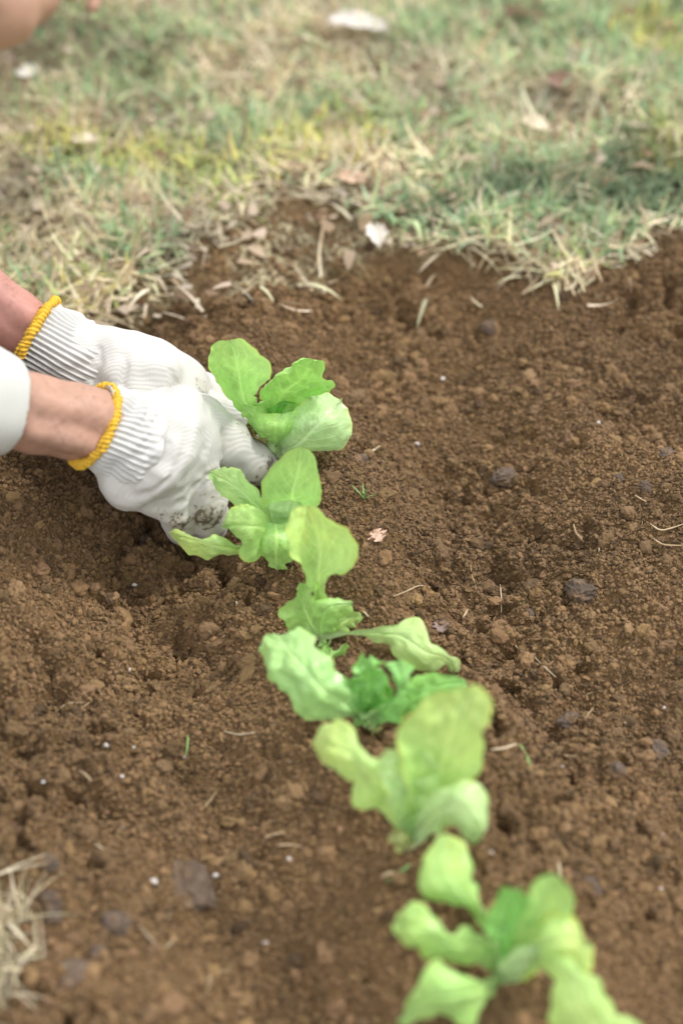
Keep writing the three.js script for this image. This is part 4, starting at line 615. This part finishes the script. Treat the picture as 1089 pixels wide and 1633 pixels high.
const straws = [
  [[[627, 951], [650, 942], [668, 934], [686, 936]], 'curved straw bit below the pinkish dead leaf on the soil'],
  [[[750, 901], [752, 918], [757, 930], [760, 943]], 'upright pale root hair in the hollow right of the row'],
  [[[572, 969], [580, 976], [588, 984]], 'short straw bit beside the third lettuce'],
  [[[734, 991], [740, 981], [746, 971]], 'short slanted straw above the drooping leaf tip'],
  [[[914, 836], [918, 850], [925, 858], [929, 867]], 'pale bent root lying on the slope above the round dark clod'],
  [[[954, 880], [957, 866], [962, 858]], 'short pale root beside the dark pit on the right slope'],
  [[[1036, 835], [1052, 845], [1070, 842], [1088, 836]], 'long pale root curling at the right edge, upper of two'],
  [[[1040, 858], [1056, 868], [1086, 870]], 'thin pale root at the right edge, lower of two'],
  [[[797, 932], [799, 955], [799, 977]], 'straight upright straw left of the tiny green sprout'],
  [[[805, 1028], [818, 1026], [830, 1043]], 'forked pale straw below the small dark stones'],
  [[[1012, 790], [1022, 796], [1030, 800]], 'short yellowish straw on the right slope near the top'],
  [[[850, 1046], [866, 1062], [886, 1080]], 'long thin root running down beside the deep hole'],
  [[[89, 1136], [108, 1122], [134, 1120]], 'arched straw on the left flat, longer of a pair'],
  [[[124, 1135], [138, 1124], [150, 1115]], 'straight straw crossing the end of the arched one'],
  [[[357, 1166], [380, 1171], [407, 1168]], 'flat pale straw lying left of the fourth lettuce'],
  [[[126, 1228], [138, 1236], [147, 1247]], 'short straw at the rim of the left hollow'],
  [[[324, 1290], [334, 1278], [347, 1260]], 'pale split straw on the flat soil at lower left'],
  [[[152, 1346], [166, 1354], [182, 1366]], 'thin straw below the deep left hollow'],
  [[[441, 1348], [462, 1347], [482, 1349]], 'flat whitish straw left of the fifth lettuce foot'],
  [[[422, 1336], [438, 1330], [454, 1328]], 'curled straw just above the flat whitish one'],
  [[[220, 1472], [244, 1500], [262, 1512], [280, 1494]], 'bent looped straw below the large dark clod'],
  [[[328, 1564], [345, 1552], [367, 1548]], 'pale straw near the bottom left, flat one of two'],
  [[[338, 1544], [334, 1566], [330, 1586]], 'pale straw near the bottom left, upright one of two'],
  [[[782, 1195], [802, 1193], [824, 1186]], 'flat straw right of the tall yellowing leaf'],
  [[[897, 1204], [906, 1205], [917, 1206]], 'tiny whitish straw right of the green blade'],
  [[[931, 1148], [938, 1138], [946, 1129]], 'slanted straw in the crumbly soil at right'],
  [[[889, 1366], [891, 1382], [893, 1398]], 'upright straw behind the nearest lettuce'],
  [[[505, 428], [510, 395], [518, 345]], 'tall pale straw standing at the far edge of the bed'],
  [[[380, 478], [430, 478], [482, 486]], 'long flat straw along the far edge of the bed'],
  [[[578, 727], [592, 720], [606, 711]], 'short thick straw beside the lettuce held by the gloves'],
  [[[640, 1408], [625, 1392], [608, 1398]], 'dry straw beside the foot of the fifth lettuce'],
];
straws.forEach(([p, l], i) => stalk(p, i > 26 ? 0.0014 : 0.0005 + 0.0004 * hash(i, 5), FM[i % 3], 'straw', l, 'straw', 'straw and roots on the soil'));
stalk([[829, 1187], [838, 1204], [843, 1216], [848, 1230]], 0.0011, GM, 'fallen_grass', 'green grass blade lying right of the yellowing leaf', 'grass');
stalk([[300, 1172], [299, 1188], [297, 1205]], 0.0009, GM, 'fallen_grass', 'small green blade on the flat soil at left', 'grass');
stalk([[655, 1378], [636, 1392], [616, 1406]], 0.0012, GM, 'fallen_grass', 'green blade lying at the foot of the fifth lettuce', 'grass');
{
  const B = onGround(580, 796), g = new THREE.Group(); g.name = 'grass_sprout'; g.position.copy(B); const bg = bladeGeo(0.5, 0.4);
  for (let i = 0; i < 6; i++) { const m = part(g, 'blade', bg, GM); m.scale.set(0.0016, 0.016 * rr(0.6, 1.2), 0.014); m.rotation.set(rr(-0.2, 0.6), rr(0, 6), rr(-0.4, 0.4), 'YXZ'); }
  tag(g, 'tiny green grass sprout on the ridge right of the second lettuce', 'sprout');
  const B2 = onGround(824, 975), g2 = new THREE.Group(); g2.name = 'grass_sprout'; g2.position.copy(B2);
  for (let i = 0; i < 2; i++) { const m = part(g2, 'blade', bg, GM); m.scale.set(0.004, 0.011, 0.008); m.rotation.set(0.4, i * 2, 0, 'YXZ'); }
  tag(g2, 'single green sprout tip in the hollow left of a dark clod', 'sprout');
}
{ // hair-fine roots all over the dug soil
  const N = 900, im = new THREE.InstancedMesh(bladeGeo(2.1, 0.5, 6), FM[0], N), M = new THREE.Matrix4(), q = new THREE.Quaternion(); let k = 0;
  for (let t = 0; t < 9000 && k < N; t++) {
    const x = rr(-0.42, 0.44), z = rr(-1.2, -0.36); if (turf(x, z) > 0 || n2(x * 9, z * 9, 101) < -0.15) continue;
    q.setFromEuler(new THREE.Euler(rr(1.1, 1.6), rr(0, 6.3), 0, 'YXZ')); const s = rr(0.004, 0.013);
    im.setMatrixAt(k++, M.compose(V(x, H(x, z) + 0.0012, z), q, V(rr(0.00025, 0.0005), s, s)));
  }
  im.count = k; stuff(im, 'root_fibres', 'hair-fine pale roots scattered through the crumbly soil', 'roots');
}
// clods and stones that stand out: dark, damp, with pale grains
const clodMat = new THREE.MeshStandardMaterial({ vertexColors: true, roughness: 0.9 });
const clods = [
  [928, 946, 24, 'round dark clod with pale grains on the right slope'], [805, 765, 20, 'dark clod with a green blade in the far hollow'], [842, 983, 13, 'small black clod right of the green sprout tip'], [783, 992, 7, 'tiny dark stone left of the green sprout tip'],
  [1028, 780, 13, 'dark clod near the upper right slope'], [986, 764, 10, 'small dark stone on the upper right slope'], [1062, 726, 12, 'greyish clod by the right edge below the dark pit'], [940, 1408, 34, 'blurred black clod behind the nearest lettuce'],
  [205, 938, 13, 'dark clod beside a white grain below the gloves'], [232, 862, 11, 'small dark clod just below the white gloves'], [84, 1440, 20, 'black clod at the edge of the left grass tuft, upper of two'], [88, 1462, 17, 'black clod at the edge of the left grass tuft, lower of two'],
  [302, 1412, 44, 'large flat grey-brown clod at the lower left'], [186, 1474, 22, 'dark clod between the large flat one and the tuft'], [116, 1556, 32, 'flat dark clod near the bottom left corner'], [156, 1522, 16, 'dark lump just above the bottom left clod'], [80, 1378, 16, 'dark lump above the left grass tuft'],
  [20, 1325, 12, 'dark lump at the left edge'], [905, 1152, 17, 'dark clod among crumbs on the right'], [1048, 1200, 20, 'dark clod by the right edge beside a white grain'], [575, 736, 12, 'dark clod at the foot of the gloved lettuce'], [985, 1228, 12, 'purplish dark clod low on the right'], [780, 525, 14, 'dark clod at the far side of the bed'],
];
clods.forEach(([x, y, r, label], i) => {
  const P = onGround(x, y), R = r * depthOf(P) / FPX, geo = lumpGeo(5, 0.2, 20 + i * 1.7), p = geo.attributes.position;
  for (let k = 0; k < p.count; k++) { const a = p.getX(k), b = p.getY(k), c = p.getZ(k), d = 1 + 0.12 * fbm3(a * 4 + i, b * 4, c * 4, 3) + 0.035 * n3(a * 17 + i, b * 17, c * 17); p.setXYZ(k, a * d, b * d, c * d); }
  geo.computeVertexNormals();
  const pale = [302, 116].includes(x) ? 1 : 0;
  paint(geo, (a, b, c) => { const n = fbm3(a * 2.2 + i, b * 2.2, c * 2.2, 3), s = sstep(0.6, 0.8, n3(a * 9 + i, b * 9, c * 9)), g = sstep(-0.2, 0.4, fbm3(a * 1.5 - i, b * 1.5, c * 1.5, 2)) * 0.75 + pale * 0.2, k = 1 + 0.5 * n; return [mix(mix(0.085, 0.15, g) * k, 0.3, s * 0.4), mix(mix(0.06, 0.093, g) * k, 0.25, s * 0.4), mix(mix(0.044, 0.05, g) * k, 0.21, s * 0.4)]; });
  const m = lit(new THREE.Mesh(geo, clodMat)); m.name = 'soil_clod'; m.position.set(P.x, P.y + R * (r > 28 ? -0.12 : 0.2), P.z); m.scale.set(R * rr(0.95, 1.15), R * (r > 28 ? 0.55 : 0.9), R * rr(0.8, 1.0)); m.rotation.y = rr(0, 6);
  tag(m, label, 'clod', 'dark clods on the bed');
});
const grainMat = new THREE.MeshStandardMaterial({ color: new THREE.Color().setRGB(0.6, 0.56, 0.53), roughness: 0.8 }), grainGeo = lumpGeo(2, 0.3, 90);
for (const [x, y, r] of [[246, 1408, 8], [195, 1240, 6], [344, 1398, 7], [207, 1070, 5], [407, 1004, 5], [318, 1073, 4], [363, 1091, 4], [170, 1190, 5], [214, 1193, 4], [293, 1208, 5], [195, 1320, 5], [70, 1248, 5], [844, 1085, 5], [996, 1156, 6], [896, 1224, 5], [1056, 1333, 5], [424, 1505, 6], [461, 1255, 5], [461, 1370, 5], [464, 1216, 5], [782, 1363, 6], [953, 676, 5], [706, 606, 5], [665, 710, 5], [1061, 722, 6], [966, 743, 4], [215, 935, 6], [377, 963, 4], [1053, 1418, 4], [1041, 1380, 4], [1058, 1130, 4]]) {
  const P = onGround(x, y), R = r * 0.72 * depthOf(P) / FPX, m = lit(new THREE.Mesh(grainGeo, grainMat)); m.name = 'perlite_grain'; m.position.set(P.x, P.y + R * 0.7, P.z); m.scale.setScalar(R); m.rotation.set(rr(0, 6), rr(0, 6), 0);
const own = { 246: 'white grain on the soil left of the large flat clod', 344: 'white grain on the right end of the large flat clod', 215: 'white grain touching the dark clod below the gloves', 1061: 'white grain on the greyish clod by the right edge', 293: 'white grain at the foot of the small green blade', 996: 'white grain in crumbly soil right of the yellowing leaf', 782: 'white grain on the soil between the two nearest lettuces, right side', 953: 'white grain far back on the right of the bed' }[x];
  tag(m, own ?? 'small white grain lying loose on the brown soil', 'grain', 'white grains on the soil');
}
// dead leaves and scraps
const flakeThing = (px, py, len, wid, ang, col, name, label, cat, lift = 0.003, lobes = 0.08) => {
  const P = onGround(px, py, lift), s = depthOf(P) / FPX, L = len * s, Wd = wid * s, pos = [], idx = [], NU = 10, NV = 16;
  for (let j = 0; j <= NV; j++) for (let i = 0; i <= NU; i++) {
    const t = j / NV, u = i / NU * 2 - 1, w = Wd / 2 * Math.pow(Math.sin(Math.PI * clamp(t, 0.02, 0.985)), 0.6) * (1 + lobes * Math.sin(t * 19 + px) * Math.abs(u)), x = u * w, z = (t - 0.5) * L;
    pos.push(x, 0.25 * Wd * (u * u * 0.6 + 0.4 * n2(u * 1.5 + px, t * 3, 5)) + 0.06 * L * Math.sin(t * 3), z);
    if (i && j) { const k = j * (NU + 1) + i; idx.push(k - NU - 2, k - NU - 1, k, k - NU - 2, k, k - 1); }
  }
  const g = new THREE.BufferGeometry(); g.setAttribute('position', new THREE.Float32BufferAttribute(pos, 3)); g.setIndex(idx); g.computeVertexNormals();
  paint(g, (x, y, z) => { const k = 1 + 0.25 * n2(x * 900 + px, z * 900, 6) + 0.12 * n2(x * 3000, z * 3000, 7); return col.map((c) => c * k); });
  const m = lit(new THREE.Mesh(g, flakeThing.mat ??= new THREE.MeshPhysicalMaterial({ vertexColors: true, roughness: 0.9, transmission: 0.15, thickness: 0 }))); m.name = name; m.position.copy(P); m.rotation.y = ang; return tag(m, label, cat);
};
flakeThing(601, 856, 26, 26, 0.6, [0.62, 0.42, 0.32], 'dead_leaf', 'small pinkish dead leaf on the ridge right of the row', 'leaf', 0.003, 0.5);
flakeThing(702, 1000, 26, 22, 0.2, [0.24, 0.17, 0.15], 'dead_leaf', 'dull purplish scrap of leaf above the drooping lettuce leaf', 'leaf', 0.001, 0.3);
flakeThing(562, 288, 46, 40, 1.2, [0.6, 0.42, 0.3], 'dead_leaf', 'pale brown dead leaf in the worn patch of turf', 'leaf', 0.014);
flakeThing(600, 376, 60, 34, 0.15, [0.62, 0.57, 0.5], 'dead_leaf', 'whitish dead leaf at the edge of turf and soil', 'leaf', 0.012, 0.12);
flakeThing(570, 42, 100, 50, 1.3, [0.62, 0.58, 0.53], 'dead_leaf', 'long white leaf scrap at the top of the grass', 'leaf', 0.022);
flakeThing(890, 135, 46, 50, 0.6, [0.22, 0.13, 0.09], 'dead_leaf', 'dark brown dead leaf in the upper right grass', 'leaf', 0.018);
flakeThing(45, 118, 40, 36, 0.8, [0.82, 0.8, 0.76], 'dead_leaf', 'white scrap in the grass below the bare hand', 'leaf', 0.02);
flakeThing(850, 200, 60, 34, 0.9, [0.7, 0.6, 0.45], 'dead_leaf', 'pale tan dead leaf below the dark brown one', 'leaf', 0.02);
flakeThing(135, 225, 44, 34, 1.4, [0.72, 0.62, 0.5], 'dead_leaf', 'pale tan scrap among clover at upper left', 'leaf', 0.018);
stalk([[362, 196], [385, 182], [412, 162]], 0.0028, fibreMat(0.72, 0.72, 0.6), 'stick', 'pale smooth stick lying in the upper left grass', 'stick', undefined, 0.012);
renderer.render(scene, camera);
